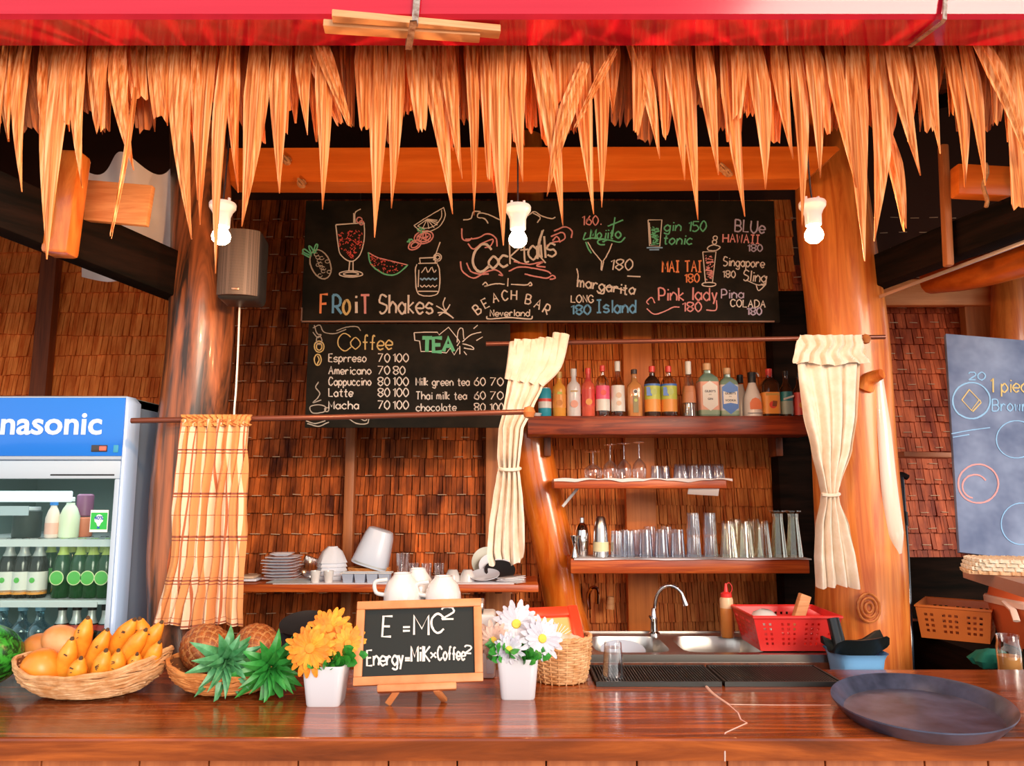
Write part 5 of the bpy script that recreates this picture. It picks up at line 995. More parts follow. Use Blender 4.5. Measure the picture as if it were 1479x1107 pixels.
mb = MB(); mb.box((Wt/2, .004, Ht/2), (Wt-.02, .003, Ht-.02)); mb.xf(M5).build('panel', mat('amber_panel', (.86, .45, .16), rough=.4), rt)
mb = MB()
for k in range(16): a = math.radians(200+k*9.5); c_ = Vector((Wt*.45, .001, Ht*.25)); d = Vector((-math.cos(a), 0, -math.sin(a))); mb.tube([c_+d*.02, c_+d*.062], .0011, 4)
mb.xf(M5).build('spokes', whitep, rt)['kind'] = 'stuff'
# ---------------------------------------------------------------- fridge
YF = 2.40
fx1 = P(183, 600, YF).x; fx0 = fx1-.64; ft = P(183, 573, YF).z
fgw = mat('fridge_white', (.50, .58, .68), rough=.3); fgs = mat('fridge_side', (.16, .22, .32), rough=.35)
fg = thing('display_fridge', 'tall glass door display fridge with blue header and pale frame', 'fridge', ((fx0+fx1)/2, YF+.3, 0))
mb = MB(); mb.box2((fx1-.03, YF+.05, .05), (fx1, YF+.6, ft-.004)); mb.box2((fx0, YF+.05, .05), (fx0+.03, YF+.6, ft-.004)); mb.box2((fx0, YF+.57, .05), (fx1, YF+.6, ft-.004)); mb.box2((fx0, YF+.05, ft-.22), (fx1, YF+.6, ft-.002)); mb.box2((fx0, YF+.05, .05), (fx1, YF+.6, .30)); mb.build('cabinet', mat('fridge_liner', (.20, .28, .27), rough=.5), fg)
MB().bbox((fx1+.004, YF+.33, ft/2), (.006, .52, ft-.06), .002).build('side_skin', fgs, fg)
zh0, zh1 = P(100, 661, YF).z, ft
MB().bbox(((fx0+fx1)/2, YF+.025, (zh0-.006+zh1)/2), (fx1-fx0, .05, zh1-zh0+.012), .012).build('header_box', fgw, fg)
MB().bbox(((fx0+fx1)/2, YF-.001, (zh0+zh1)/2), (fx1-fx0-.012, .006, zh1-zh0-.008), .002).build('header_panel', mat('fridge_blue', (.008, .19, .78), rough=.2, coat=.4), fg)
wl = mat('white_lettering', (.75, .88, .97), rough=.4)
q = P(147, 627, YF-.006); o = printed('Panasonic', .0985, wl, 'brand_lettering', fg, (0, 0, 0), bold=.0022, align='RIGHT', sx=1.08); o.location = (q.x-fg.location.x, YF-.0055-fg.location.y, q.z)
def fpart(name, px0, px1, py0, py1, Y, th, m, bv=.002):
    a, b = P(px0, py1, Y), P(px1, py0, Y); return MB().bbox(((a.x+b.x)/2, Y+th/2, (a.z+b.z)/2), (b.x-a.x, th, b.z-a.z), bv).build(name, m, fg)
fpart('thermometer_display', 131, 155, 643, 653, YF-.007, .004, mat('dark_display', (.05, .04, .04), rough=.2)); fpart('red_indicator', 143, 153, 645, 651, YF-.009, .003, mat('red_lamp', (.9, .08, .05), emit=1.2)); fpart('badge', 163, 171, 643, 654, YF-.006, .003, mat('teal_badge', (.05, .35, .55), rough=.4))
# curved trim along the front corner
zz0, zz1 = .1, ft
pf = [(0, 0), (.006, -.004), (.018, 0), (.026, .012), (.030, .03), (.030, .05), (0, .05)]
mb = MB(); n = len(pf); v = [(fx1-.008+a, YF+b, zz0) for a, b in pf]+[(fx1-.008+a*.9, YF+b, zz1-.02) for a, b in pf]+[(fx1-.008+a*.3, YF+.004+b*.9, zz1) for a, b in pf]
for r_ in (0, 1): mb.f += [(r_*n+i, r_*n+(i+1) % n, (r_+1)*n+(i+1) % n, (r_+1)*n+i) for i in range(n)]; mb.m += [0]*n
mb.v = [Vector(q) for q in v]; mb.f += [tuple(range(2*n, 3*n))]; mb.m += [0]; mb.build('corner_trim', mat('pale_blue_trim', (.42, .58, .85), rough=.25, coat=.3), fg)
dr_ = thing('door', None, None, (0, 0, 0)); dr_.parent = fg
zd1, zd0 = zh0-.010, .14; gz1 = P(100, 692, YF).z; gx1 = P(161, 750, YF).x; gx0 = fx0+.045; gz0 = .22
frm = mat('door_frame_grey', (.50, .60, .70), rough=.35)
for a_, b_ in (((fx0, gz1), (fx1-.008, zd1)), ((gx1, zd0), (fx1-.008, gz1)), ((fx0, zd0), (gx0, gz1)), ((gx0, zd0), (gx1, gz0))): MB().bbox(((a_[0]+b_[0])/2, YF+.018, (a_[1]+b_[1])/2), (b_[0]-a_[0], .036, b_[1]-a_[1]), .004).build('door_frame', frm, dr_)
mb = MB().box2((gx0, YF+.012, gz0), (gx1, YF+.016, gz1)); mb.build('door_glass', glassmat('door_glass', (.90, .95, .93), .10, .02, (.45, .6, .55), base=.02, mul=.3), dr_)
MB().bbox((gx1-.10, YF+.004, gz1+.012), (.20, .010, .006), .002).build('door_shadow_strip', blackp, dr_)  # black bar put in as the shadow line above the door glass
stk = thing('sticker', None, None, (0, 0, 0)); stk.parent = dr_
a, b = P(129, 769, YF+.010), P(157, 737, YF+.010); cxs, czs = (a.x+b.x)/2, (a.z+b.z)/2; ws, hs = b.x-a.x, b.z-a.z
MB().box2((a.x, YF+.0095, a.z), (b.x, YF+.0115, b.z)).build('sticker_sheet', mat('sticker_white', (.85, .88, .85), rough=.4), stk)
MB().box2((a.x+.002, YF+.009, a.z+.008), (b.x-.002, YF+.0093, b.z-.008)).build('sticker_green', mat('sticker_green', (.03, .50, .07), rough=.4), stk)
wlm = mat('bulb_print_white', (.88, .92, .88), rough=.4)
MB().prism([(cxs+ws*.24*math.sin(t_)*(1 if math.cos(t_) > -.4 else .6), czs+hs*.06+hs*.24*math.cos(t_)*(1 if math.cos(t_) > 0 else 1.25)) for t_ in [2*PI*k/24 for k in range(24)]], YF+.0082, YF+.0088).build('bulb_print', wlm, stk, smooth=False)
o = printed('40%', .017, mat('print_blue', (.03, .10, .45), rough=.5), 'print_lettering', stk, (cxs, YF+.0076, czs+.004), bold=.0004, ex=.0002); 
o.location = Vector((cxs-fg.location.x, YF+.0076-fg.location.y, czs+.004)); MB().box2((cxs-.004, YF+.0080, czs-hs*.34), (cxs+.004, YF+.0087, czs-hs*.25)).build('bulb_base_print', mat('print_blue', (0, 0, 0)), stk)
for c_ in kids(stk):
    pass
# shelves and inner lamp
zs1 = P(80, 779, YF+.08).z; zs2 = P(80, 866, YF+.08).z
wsh = mat('fridge_shelf_white', (.70, .76, .80), rough=.4)
def fshelf(z, th):
    mb = MB(); mb.box2((fx0+.035, YF+.055, z-th), (fx1-.035, YF+.065, z)); mb.box2((fx0+.035, YF+.54, z-.006), (fx1-.035, YF+.55, z))
    x = fx0+.04
    while x < fx1-.035: mb.box2((x, YF+.06, z-.005), (x+.003, YF+.545, z)); x += .018
    o = mb.build('wire_shelf', wsh, fg, smooth=False)
fshelf(zs1, .022); fshelf(zs2, .012); fshelf(.80, .012); MB().box2((P(2, 860, YF+.05).x, YF+.048, zs2-.020), (P(142, 850, YF+.05).x, YF+.052, zs2-.004)).build('price_rail', wsh, fg)
MB().bbox(((fx0+fx1)/2-.04, YF+.10, gz1-.055), (.30, .02, .035), .004).build('inner_light_cover', mat('fridge_lamp', (.75, .88, .95), emit=.5), fg)
MB().box2((fx0+.05, YF+.09, gz1-.115), (P(45, 720, YF+.1).x, YF+.094, gz1-.085)).build('vent_grille', frm, fg)
l = lamp('AREA', 'fridge_lamp', ((fx0+fx1)/2, YF+.16, gz1-.02), .55, (.85, .95, 1.0), shape='RECTANGLE', size=.5, size_y=.15)
l2 = lamp('POINT', 'fridge_lamp', ((fx0+fx1)/2+.1, YF+.07, zs2+.17), .05, (.9, 1.0, .95), shadow_soft_size=.05)
# ---------------------------------------------------------------- bottles
def bottle_prof(kind, h, r):
    return {'beer': [(r*.9, 0), (r, .004), (r, h*.55), (r*.85, h*.64), (r*.42, h*.78), (r*.38, h*.94), (r*.42, h*.95)],
            'liquor': [(r*.92, 0), (r, .004), (r, h*.60), (r*.92, h*.67), (r*.45, h*.74), (r*.36, h*.80), (r*.34, h*.90), (r*.38, h*.91)],
            'gin': [(r*.95, 0), (r, .005), (r, h*.66), (r*.9, h*.72), (r*.5, h*.79), (r*.34, h*.81), (r*.34, h*.86)],
            'slim': [(r*.95, 0), (r, .004), (r*.96, h*.60), (r*.6, h*.68), (r*.38, h*.76), (r*.34, h*.9), (r*.36, h*.91)],
            'taper': [(r, 0), (r, h*.02), (r*.95, h*.30), (r*.9, h*.45), (r*.42, h*.74), (r*.38, h*.78)],
            'milk': [(r*.92, 0), (r, .006), (r, h*.52), (r*.7, h*.72), (r*.42, h*.82), (r*.42, h*.86)],
            'can': [(r*.85, 0), (r, .006), (r, h*.90), (r*.8, h*.97), (r*.78, h)]}[kind]
def bottle(kind, h, r, body, capm, label, loc, caph=None, bands=(), sq=0, name='bottle', cat='bottle', print_=None, capr=None, emblem=None):
    t = thing(name, label, cat, loc); pf = bottle_prof(kind, h, r); n = 24 if not sq else 40
    MB().lathe(pf, n, sq=sq, cap=True).build('glass_body' if kind not in ('can', 'milk', 'taper') else 'body', body, t, world=False)
    if capm: ch = caph or h*.10; cr = capr or pf[-1][0]*1.15; MB().lathe([(cr, h-ch), (cr, h-.002), (cr*.85, h), (0, h)], 16).build('cap', capm, t, world=False)
    for (z0, z1, mm) in bands:
        rr = lambda z: next((pf[i][0]+(pf[i+1][0]-pf[i][0])*((z-pf[i][1])/(pf[i+1][1]-pf[i][1]+1e-9)) for i in range(len(pf)-1) if pf[i][1] <= z <= pf[i+1][1]), r)
        zs_ = [z0*h+(z1-z0)*h*k/4 for k in range(5)]
        MB().lathe([(rr(z)+.0006, z) for z in zs_], n, sq=sq, cap=False).build('label_band', mm, t, world=False)
    if print_:
        for (tx, size, z, mm) in print_: printed(tx, size, mm, 'label_lettering', t, (0, -r-.0012, z*h), bold=.0002, ex=.0002)
    if emblem:
        for ei, (poly, z, mm) in enumerate(emblem): MB().prism([(a*r, z*h+b*r) for a, b in poly], -r-.0011-.0006*ei, -r-.0006).build('label_emblem', mm, t, world=False, smooth=False)
    return t
def C(name, c, **k): return mat(name, c, rough=k.pop('rough', .4), **k)
circ = lambda s=1, sx=1: [(s*sx*math.sin(2*PI*k/20), s*math.cos(2*PI*k/20)) for k in range(20)]
dgreen = C('green_bottle_glass', (.008, .06, .015), rough=.15, coat=.1); dbrown = C('dark_bottle_glass', (.015, .012, .008), rough=.15, coat=.1)
gl_ = C('green_label', (.12, .55, .10)); gld = C('gold_green_foil', (.45, .55, .12)); wlb = C('white_label', (.80, .80, .76)); olb = C('orange_label', (.85, .34, .06)); blk = C('black_cap', (.015, .015, .015)); slv = C('silver_foil', (.62, .64, .64), metal=.5)
zsf = zs2+.001
for i, px in enumerate((88, 113, 132, 152)):
    bottle('beer', .185, .0285, dgreen, C('green_cap', (.25, .42, .10)), '%s green beer bottle with round label, counting away from the white-labelled ones' % ORD[i], (P(px, 850, YF+.12).x, YF+.12+.0*i, zsf), bands=((.72, .90, gld),), emblem=((circ(.80), .34, C('emblem_ring', (.75, .85, .45))), (circ(.70), .34, gl_))); 
    t = kids(bpy.data.objects['bottle' if i == 0 else 'bottle.%03d' % i])
for i, px in enumerate((10, 31, 53)):
    bottle('beer', .185, .0285, dbrown, blk, '%s dark beer bottle with white and orange label from the fridge glass corner' % ORD[i], (P(px, 850, YF+.12).x, YF+.12, zsf), bands=((.70, .90, slv), (.10, .44, wlb), (.06, .13, olb)), emblem=((circ(.3), .30, gl_),))
for i, px in enumerate((70, 100, 124, 146)):
    bottle('beer', .185, .0285, dgreen, blk, '%s green beer bottle in the second row behind on the middle fridge shelf' % ORD[i], (P(px, 850, YF+.22).x, YF+.22, zsf), bands=((.72, .90, gld), (.2, .45, gl_)))
for i, px in enumerate((89, 110, 132, 152)):
    bottle('beer', .20, .028, dbrown, blk, '%s dark bottle with silver and red neck on the lowest visible fridge shelf' % ORD[i], (P(px, 900, YF+.12).x, YF+.12, P(90, 872, YF+.12).z-.20), bands=((.70, .90, slv), (.60, .68, C('red_neck', (.55, .05, .04)))))
wbm = glassmat('water_bottle', (.55, .78, .88), .5, .1, (.8, .95, 1)); bcap = C('pale_blue_cap', (.20, .45, .65))
for i, px in enumerate((4, 32, 57)):
    bottle('liquor', .215, .034, wbm, bcap, '%s pale blue water bottle on the lowest visible fridge shelf' % ORD[i], (P(px, 900, YF+.13).x, YF+.13, P(30, 872, YF+.13).z-.215), bands=((.3, .45, C('pale_label', (.45, .62, .75))),))
o = MB().box2((fx0+.035, YF+.06, P(90, 872, YF+.12).z-.225), (fx1-.035, YF+.55, P(90, 872, YF+.12).z-.216)).build('wire_shelf', wsh, fg)
zt_ = zs1+.001
t = thing('black_canister', 'black canister with pale lid on the upper fridge shelf', 'canister', (P(38, 770, YF+.15).x, YF+.15, zt_)); MB().lathe([(.040, 0), (.042, .005), (.042, .085), (.038, .088)], 28).build('body', C('black_tin', (.02, .03, .03), rough=.3), t, world=False); MB().lathe([(.036, .088), (.036, .098), (0, .099)], 24).build('lid', slv, t, world=False)
bottle('milk', .120, .022, C('milky_pink', (.90, .72, .66)), C('blue_cap', (.03, .25, .75)), 'milky pink bottle with a bright blue cap on the upper fridge shelf', (P(75, 770, YF+.13).x, YF+.13, zt_), caph=.016, capr=.012, bands=((.1, .4, C('pink_label', (.9, .5, .42))),))
bottle('milk', .130, .030, C('pale_green_milk', (.78, .84, .62)), whitep, 'large pale yellow green bottle with white cap on the upper fridge shelf', (P(99, 770, YF+.14).x, YF+.14, zt_), caph=.014, capr=.012)
t = thing('snack_jar', 'red and purple jar stacked high behind the green sticker in the fridge', 'jar', (P(120, 770, YF+.2).x, YF+.20, zt_)); MB().lathe([(.026, 0), (.028, .004), (.028, .06), (.024, .064)], 20).build('body', C('red_tub', (.75, .20, .10)), t, world=False); MB().lathe([(.022, .066), (.026, .07), (.026, .135), (.02, .14)], 20).build('upper_tub', C('plum_tub', (.22, .06, .14)), t, world=False)
# ---------------------------------------------------------------- liquor bottles on the top shelf
k3 = 3.20/FPX; YL = 3.19
cork = C('cork', (.72, .42, .20)); redc = C('red_cap', (.80, .06, .05), rough=.3); goldc = C('gold_cap', (.62, .40, .12), rough=.3); clr = glassmat('bottle_clear', (.88, .80, .70), .45, .05); dk = C('dark_liquor', (.05, .02, .01), rough=.1, coat=.6)
tealL = C('teal_label', (.03, .38, .52)); oraL = C('deep_orange_label', (.88, .36, .07)); pinkL = C('hot_pink_label', (.86, .12, .25)); limeL = C('lime_label', (.55, .62, .10)); blueL = C('blue_label', (.08, .22, .62)); crm_ = C('cream_label', (.86, .82, .74)); blkp = C('label_ink', (.04, .04, .05)); redL = C('red_label', (.78, .08, .06))
def LB(px, w_, h_, **k):
    return (P(px, 600, YL).x, YL+k.get('dy', 0), z1+.0005), h_*k3, w_*k3/2
L_, h, r = LB(787, 19, 43); bottle('can', h, r, tealL, slv, 'short teal and white drinks can beside the cream curtain', L_, caph=.004, bands=((.30, .52, wlb), (.52, .62, redL)), name='drinks_can', cat='can')
L_, h, r = LB(808, 19, 67); bottle('liquor', h, r, C('orange_liqueur', (.90, .40, .06), rough=.2), goldc, 'orange syrup bottle with gold cap next to the teal can', L_, caph=h*.14, bands=((.20, .50, oraL),), emblem=((circ(.45), .30, C('amber_fruit', (.70, .25, .03))), ([(-.4, -.1), (.4, -.1), (.3, .3), (-.3, .3)], .50, limeL)))
L_, h, r = LB(829, 20, 71); bottle('liquor', h, r, C('white_bottle', (.88, .84, .82), rough=.2), whitep, 'white coconut liqueur bottle with white cap and peach emblem', L_, caph=h*.16, emblem=((circ(.55), .26, C('peach_print', (.90, .42, .30))), ([(-.5, -.08), (.5, -.08), (.5, .1), (-.5, .1)], .52, goldc)))
L_, h, r = LB(850, 19, 72); bottle('liquor', h, r, C('red_syrup', (.82, .14, .08), rough=.2), redc, 'red syrup bottle between the white and pink-labelled bottles', L_, caph=h*.12, bands=((.22, .56, redL), (.72, .88, redL)), emblem=((circ(.5), .30, oraL),), print_=(('SYRUP', .014, .46, wlb),) if False else None)
L_, h, r = LB(871, 20, 76); bottle('gin', h, r, clr, redc, 'clear bottle with pink and white label and red cap', L_, caph=h*.12, bands=((.12, .34, wlb), (.34, .60, pinkL)), emblem=((circ(.4), .46, redL),))
L_, h, r = LB(893, 20, 82); bottle('slim', h, r, clr, wlb, 'tall clear bottle with white label and white capped neck', L_, caph=h*.18, bands=((.10, .56, wlb),), emblem=((circ(.4), .38, C('tan_print', (.70, .50, .36))), (circ(.35), .24, C('tan_print', (0, 0, 0)))))
L_, h, r = LB(917, 21, 70); t = bottle('liquor', h, r, C('amber_tequila', (.62, .26, .08), rough=.1, coat=.5), C('black_stopper', (.05, .03, .03)), 'square amber bottle with coin badges and dark beaded neck', L_, caph=h*.10, sq=4, emblem=((circ(.34), .52, wlb), (circ(.24), .52, blkp), ([(-.36, -1.3), (.36, -1.3), (.36, 1.0), (-.36, 1.0)], .28, C('olive_patch', (.22, .18, .06))), (circ(.22), .34, gld)))
for px, lb in ((943, 'first bottle with blue, lime and orange label and red cap, near the wall stud'), (967, 'second bottle with blue, lime and orange label and red cap, beside the tall clear one')):
    L_, h, r = LB(px, 23, 75); bottle('gin', h, r, clr if px > 950 else dk, redc, lb, L_, caph=h*.12, bands=((.10, .34, oraL), (.34, .60, limeL), (.60, .64, blueL)), emblem=(([(-.9, -.5), (-.2, -.5), (-.5, .6), (-.9, .6)], .48, blueL), (circ(.4), .48, gld)))
L_, h, r = LB(996, 20, 82); bottle('taper', h, r, clr, crm_, 'tall clear embossed bottle with pale stopper between label bottles', L_, caph=h*.24, bands=((.25, .55, C('copper_label', (.62, .24, .10))), (.02, .22, clr)), sq=3)
for px, w_, h_, main, tx, lb in ((1023, 29, 79, C('salmon_label', (.82, .42, .30)), 'GIN', 'square gin bottle with white diamond label on a salmon ground'), (1052, 27, 72, blueL, 'VODKA', 'square vodka bottle with white and blue diamond label')):
    L_, h, r = LB(px, w_, h_); t = bottle('gin', h, r, C('pale_green_glass', (.25, .36, .26), rough=.1, coat=.4), cork, lb, L_, caph=h*.13, sq=6, bands=((.12, .64, main if px < 1040 else C('pale_grey_glass', (.62, .64, .62))), (.04, .12, C('greenish', (.30, .42, .28)))))
    hx = [(-.78, 1.0), (0, 1.55), (.78, 1.0), (.78, -1.0), (0, -1.6), (-.78, -1.0)]; rr = r
    if px > 1040: MB().prism([(a*r*1.08, .38*h+b*r*1.12) for a, b in hx], -r-.0014, -r-.0008).build('label_diamond', blueL, t, world=False, smooth=False); hx = [(-.78, .72), (0, .45), (.78, .72), (.78, -.75), (0, -.6), (-.78, -.75)]
    MB().prism([(a*r*.95, .38*h+b*r*.95) for a, b in hx], -r-.0020, -r-.0015).build('label_diamond', crm_, t, world=False, smooth=False)
    printed("GILBEY'S", .0125, blkp, 'label_lettering', t, (0, -r-.0024, .44*h), bold=.0003, ex=.0002, sx=.95); printed('DRY', .006, blkp, 'label_lettering', t, (0, -r-.0024, .39*h), ex=.0002); printed(tx, .0125, blkp, 'label_lettering', t, (0, -r-.0024, .30*h), bold=.0003, ex=.0002)
L_, h, r = LB(1088, 27, 66); t = bottle('taper', h, r, C('white_flask', (.84, .80, .76), rough=.25), blk, 'white rum bottle with orange arch emblem and black pourer', L_, caph=h*.24, emblem=(([(-.62, -.5), (.62, -.5), (.62, .2), (.35, .62), (0, .75), (-.35, .62), (-.62, .2)], .26, C('orange_arch', (.86, .22, .07))), ([(-.9, -.06), (.9, -.06), (.9, 0), (-.9, 0)], .08, blkp)))
MB().tube([(.005, 0, h*.94), (.022, 0, h*.98), (.030, 0, h*.90)], .004, 8, smooth=4).build('pourer', C('tin_pourer', (.7, .66, .6), metal=.6), t, world=False)
L_, h, r = LB(1078, 22, 62); L_ = (L_[0], L_[1]+.07, L_[2]); bottle('taper', h*1.06, r, C('white_flask', (0, 0, 0)), blk, 'second white rum bottle half hidden behind the orange arch one', L_, caph=h*.2)
L_, h, r = LB(1113, 25, 71); bottle('gin', h, r, dk, redc, 'dark bottle with orange label and glossy red cap', L_, caph=h*.17, sq=4, bands=((.06, .50, oraL),), emblem=(([(-.8, -.16), (.8, -.16), (.8, .1), (-.8, .1)], .46, goldc), (circ(.42), .24, redL), ([(-.1, -.3), (.4, -.3), (.5, .3), (0, .35)], .26, C('dark_print', (.25, .08, .04)))))
L_, h, r = LB(1137, 19, 68); bottle('slim', h, r, dk, blk, 'dark bottle with slanting teal and grey label', L_, caph=h*.1, bands=((.06, .34, C('grey_green_label', (.40, .50, .42))), (.34, .54, C('dark_teal_label', (.03, .26, .30)))), emblem=(([(-.8, -.35), (.8, .15), (.8, .45), (-.8, -.05)], .40, wlb),))
L_, h, r = LB(1156, 18, 65); bottle('slim', h, r, dk, blk, 'dark bottle with red label touching the cream curtain', L_, caph=h*.1, bands=((.04, .55, redL),), emblem=((circ(.5), .26, oraL),))
o = MB().lathe([(0, 0), (.016, 0), (.022, .014), (.019, .014), (.013, .004), (0, .004)], 18).build('small_dish', ceramic, world=False); o.location = (P(775, 600, 3.16).x, 3.16, z1+.0005); tag(o, 'tiny white dish at the end of the bottle shelf by the curtain', 'dish')
# ---------------------------------------------------------------- glasses on the middle shelf
def put(mb, m, px, Y, z, label, name='drinking_glass', cat='glass', group=None, rot=None):
    o = mb.build(name, m, world=False); o.location = (P(px, 700, Y).x, Y, z); tag(o, label, cat, group)
    if rot: o.rotation_euler = rot
    return o
YG = 3.22; z2c = z2+.006
put(stemmed(.110, .040, 0), CG, 857, YG, z2c, 'upturned wide stemmed glass, first on the short shelf beside the bent post', 'wine_glass')
put(stemmed(.140, .032, 0), CG, 882, YG, z2c, 'upturned round wine glass, second from the bent post on the short shelf', 'wine_glass')
put(stemmed(.145, .032, 0), CG, 902, YG+.01, z2c, 'upturned round wine glass, third from the bent post on the short shelf', 'wine_glass')
put(stemmed(.150, .030, 0), CG, 924, YG, z2c, 'upturned tall wine glass standing alone beside the wall stud', 'wine_glass')
put(glass('tumbler', 0, .052, .024), CGf, 948, YG, z2c, 'first small frosty upturned tumbler beside the tall wine glass')
put(glass('tumbler', 0, .052, .024), CGf, 961, YG+.04, z2c, 'second small frosty upturned tumbler behind the first')
for i, px in enumerate((983, 1001, 1019, 1037)): put(glass('bowl', 0, .060, .028), CGf, px, YG+(.02 if i % 2 else 0), z2c, '%s ribbed low dessert glass in the row at the cloth end of the short shelf' % ORD[i], group=None)
z3c = z3+.0035
# metal bar tools
t = thing('jigger', 'small steel double jigger at the bent post end of the long glass shelf', 'jigger', (P(830, 800, 3.17).x, 3.17, z3c)); MB().lathe([(.017, 0), (.005, .04), (.019, .085), (.017, .085), (.004, .042)], 18, cap=True).build('cup', chrome, t, world=False)
t = thing('cobbler_shaker', 'small steel cocktail shaker with capped top beside the jigger', 'shaker', (P(841, 800, 3.23).x, 3.23, z3c)); MB().lathe([(.024, 0), (.028, .05), (.029, .085), (.026, .105)], 22).build('cup', chrome, t, world=False); MB().lathe([(.0265, .105), (.02, .125), (.011, .135), (.011, .155), (.006, .158), (0, .158)], 20).build('lid', chrome, t, world=False)
t = thing('shaker_tin', 'tall steel shaker tin with a pale yellow label next to the ribbed tumblers', 'shaker', (P(868, 800, 3.19).x, 3.19, z3c)); MB().lathe([(.033, 0), (.031, .05), (.028, .11), (.020, .155), (.014, .162), (0, .163)], 26).build('tin', steel, t, world=False); MB().lathe([(.0325, .022), (.0318, .060)], 26, cap=False).build('paper_label', C('pale_yellow_label', (.82, .74, .45)), t, world=False)
for i, px in enumerate((889, 906)): put(glass('fluted', 0, .104, .025), CGf, px, 3.18, z3c, '%s ribbed bluish tumbler counting from the steel shaker tin' % ORD[i])
for i, px in enumerate((898, 914)): put(glass('fluted', 0, .104, .025), CGf, px+2, 3.26, z3c, '%s ribbed bluish tumbler in the back row behind the steel tin side' % ORD[i])
for i, px in enumerate((930, 953, 976)): put(glass('tumbler', 0, .110, .031), CGf, px, 3.18, z3c, '%s straight rimmed tumbler in the middle of the long glass shelf' % ORD[i])
for i, px in enumerate((937, 960)): put(glass('tumbler', 0, .118, .031), CG, px, 3.27, z3c, '%s clear tumbler in the back row at the middle of the long shelf' % ORD[i])
for i, px in enumerate((999, 1023)):
    for j in range(2): put(glass('fluted', 0, .088, .030 if j == 0 else .027), CGf, px, 3.18+.01*i, z3c+.0885*j, '%s ribbed glass of the %s two-high stack on the long shelf' % (('lower', 'upper')[j], ORD[i]))
for i, px in enumerate((1049, 1073, 1098)): put(glass('tall', 0, .145, .036, False if False else True), CGg, px, 3.18, z3c, '%s tall tapering ribbed glass after the two-high stacks' % ORD[i])
for i, px in enumerate((1060, 1086)): put(glass('tall', 0, .150, .034), CGg, px, 3.27, z3c, '%s tall glass in the back row behind the tapering ones' % ORD[i])
for i, px in enumerate((1121, 1143)): put(glass('pilsner', 0, .185, .034), CGg, px, 3.19, z3c, '%s tallest flared beer glass at the trunk post end of the long shelf' % ORD[i])
# ---------------------------------------------------------------- crockery shelf
z4c = z4+.0032; pl_ = C('bluish_white_china', (.78, .80, .88), rough=.15, coat=.4)
for i in range(9):
    q = (P(407, 835, 3.16).x+(.006*math.sin(i*2)), 3.16, z4c+i*.0118); s_ = .066 if i < 8 else .045
    o = MB().lathe([(s_*.55, 0), (s_*.6, .002), (s_, .009), (s_*.99, .0105), (s_*.58, .0045), (0, .004)], 48, sq=10).build('square_plate', pl_, world=False); o.location = q; o.rotation_euler = (0, 0, .12*math.sin(i))
    tag(o, '%s square white plate counting from the bottom of the stack on the crockery shelf' % ORD[i] if i < 8 else 'smaller square white plate on top of the plate stack', 'plate')
for i, px in enumerate((366, 362)): put(MB().bbox((0, 0, .005), (.09, .10, .009), .003), C('tan_box', (.72, .50, .34)) if i else pl_, px, 3.14, z4c+.0105*i, ('flat white tray end beside the plaid curtain', 'brown board lying on the flat white tray by the plaid curtain')[i], 'flat_tray', 'tray')
mb = MB()
for k in range(22): mb.tube([(-.075+.007*k, -.05, .003), (-.055+.007*k, .05, .006)], .0012, 4)
mb.tube([(-.08, -.05, .003), (.078, -.05, .003), (.098, .05, .006), (-.06, .05, .006)], .002, 5, closed=True)
o = mb.build('wire_rack', slv, world=False); o.location = (P(418, 840, 3.06).x, 3.08, z4c); o['label'] = 'flat grey wire rack lying in front of the plate stack'; o['category'] = 'rack'
o = MB().bbox((0, 0, .045), (.10, .012, .09), .006, (0, 0, .2)).build('glass_dish', glassmat('dish_glass', (.72, .76, .78), .5, .1), world=False); o.location = (P(446, 835, 3.2).x, 3.2, z4c); o.rotation_euler = (-.5, .25, 0); tag(o, 'tilted clear glass dish between plates and bowls', 'dish')
for i in range(4): put(MB().lathe([(.060, 0), (.058, .004), (.040, .045), (.022, .060), (.020, .064), (0, .064), (0, .060), (.036, .043), (.055, .002)], 18, sq=0, flute=.05, fn=6), pl_, 483, 3.18, z4c+.016*i+.018, ('lowest', 'second', 'third', 'topmost')[i]+' upturned faceted white bowl in the bowl stack', 'bowl', 'bowl')
put(MB().bbox((0, 0, .0085), (.10, .10, .017), .003), pl_, 483, 3.18, z4c, 'low white dish under the upturned bowl stack', 'low_dish', 'dish')
for i, px in enumerate((460, 479)): put(MB().lathe([(.014, 0), (.015, .002), (.020, .045), (.018, .045), (.013, .004), (0, .004)], 20), ceramic, px, 3.06, z4c, '%s tiny white cup standing before the bowl stack' % ORD[i], 'small_cup', 'cup')
t = thing('ice_tray', 'grey blue ice cube tray on the front edge of the crockery shelf', 'ice tray', (P(530, 838, 3.07).x, 3.07, z4c)); mb = MB()
for i in range(4):
    mb.add([(-.093+.047*i, -.025, .036), (-.093+.047*i+.044, -.025, .036), (-.093+.047*i+.044, .025, .036), (-.093+.047*i, .025, .036), (-.088+.047*i, -.020, 0), (-.088+.047*i+.034, -.020, 0), (-.088+.047*i+.034, .020, 0), (-.088+.047*i, .020, 0)], [(0, 4, 5, 1), (1, 5, 6, 2), (2, 6, 7, 3), (3, 7, 4, 0), (4, 7, 6, 5)])
mb.build('cube_cups', C('grey_blue_plastic', (.38, .44, .56)), t, world=False, smooth=False)['kind'] = 'stuff'
mb = MB(); mb.tube([(-.098, -.028, .037), (.098, -.028, .037), (.098, .028, .037), (-.098, .028, .037)], .0022, 4, closed=True); mb.build('rim', whitep, t, world=False)
t = thing('woven_tray', 'shallow orange woven tray under the white pitcher', 'tray', (P(533, 830, 3.20).x, 3.20, z4c)); mb = MB()
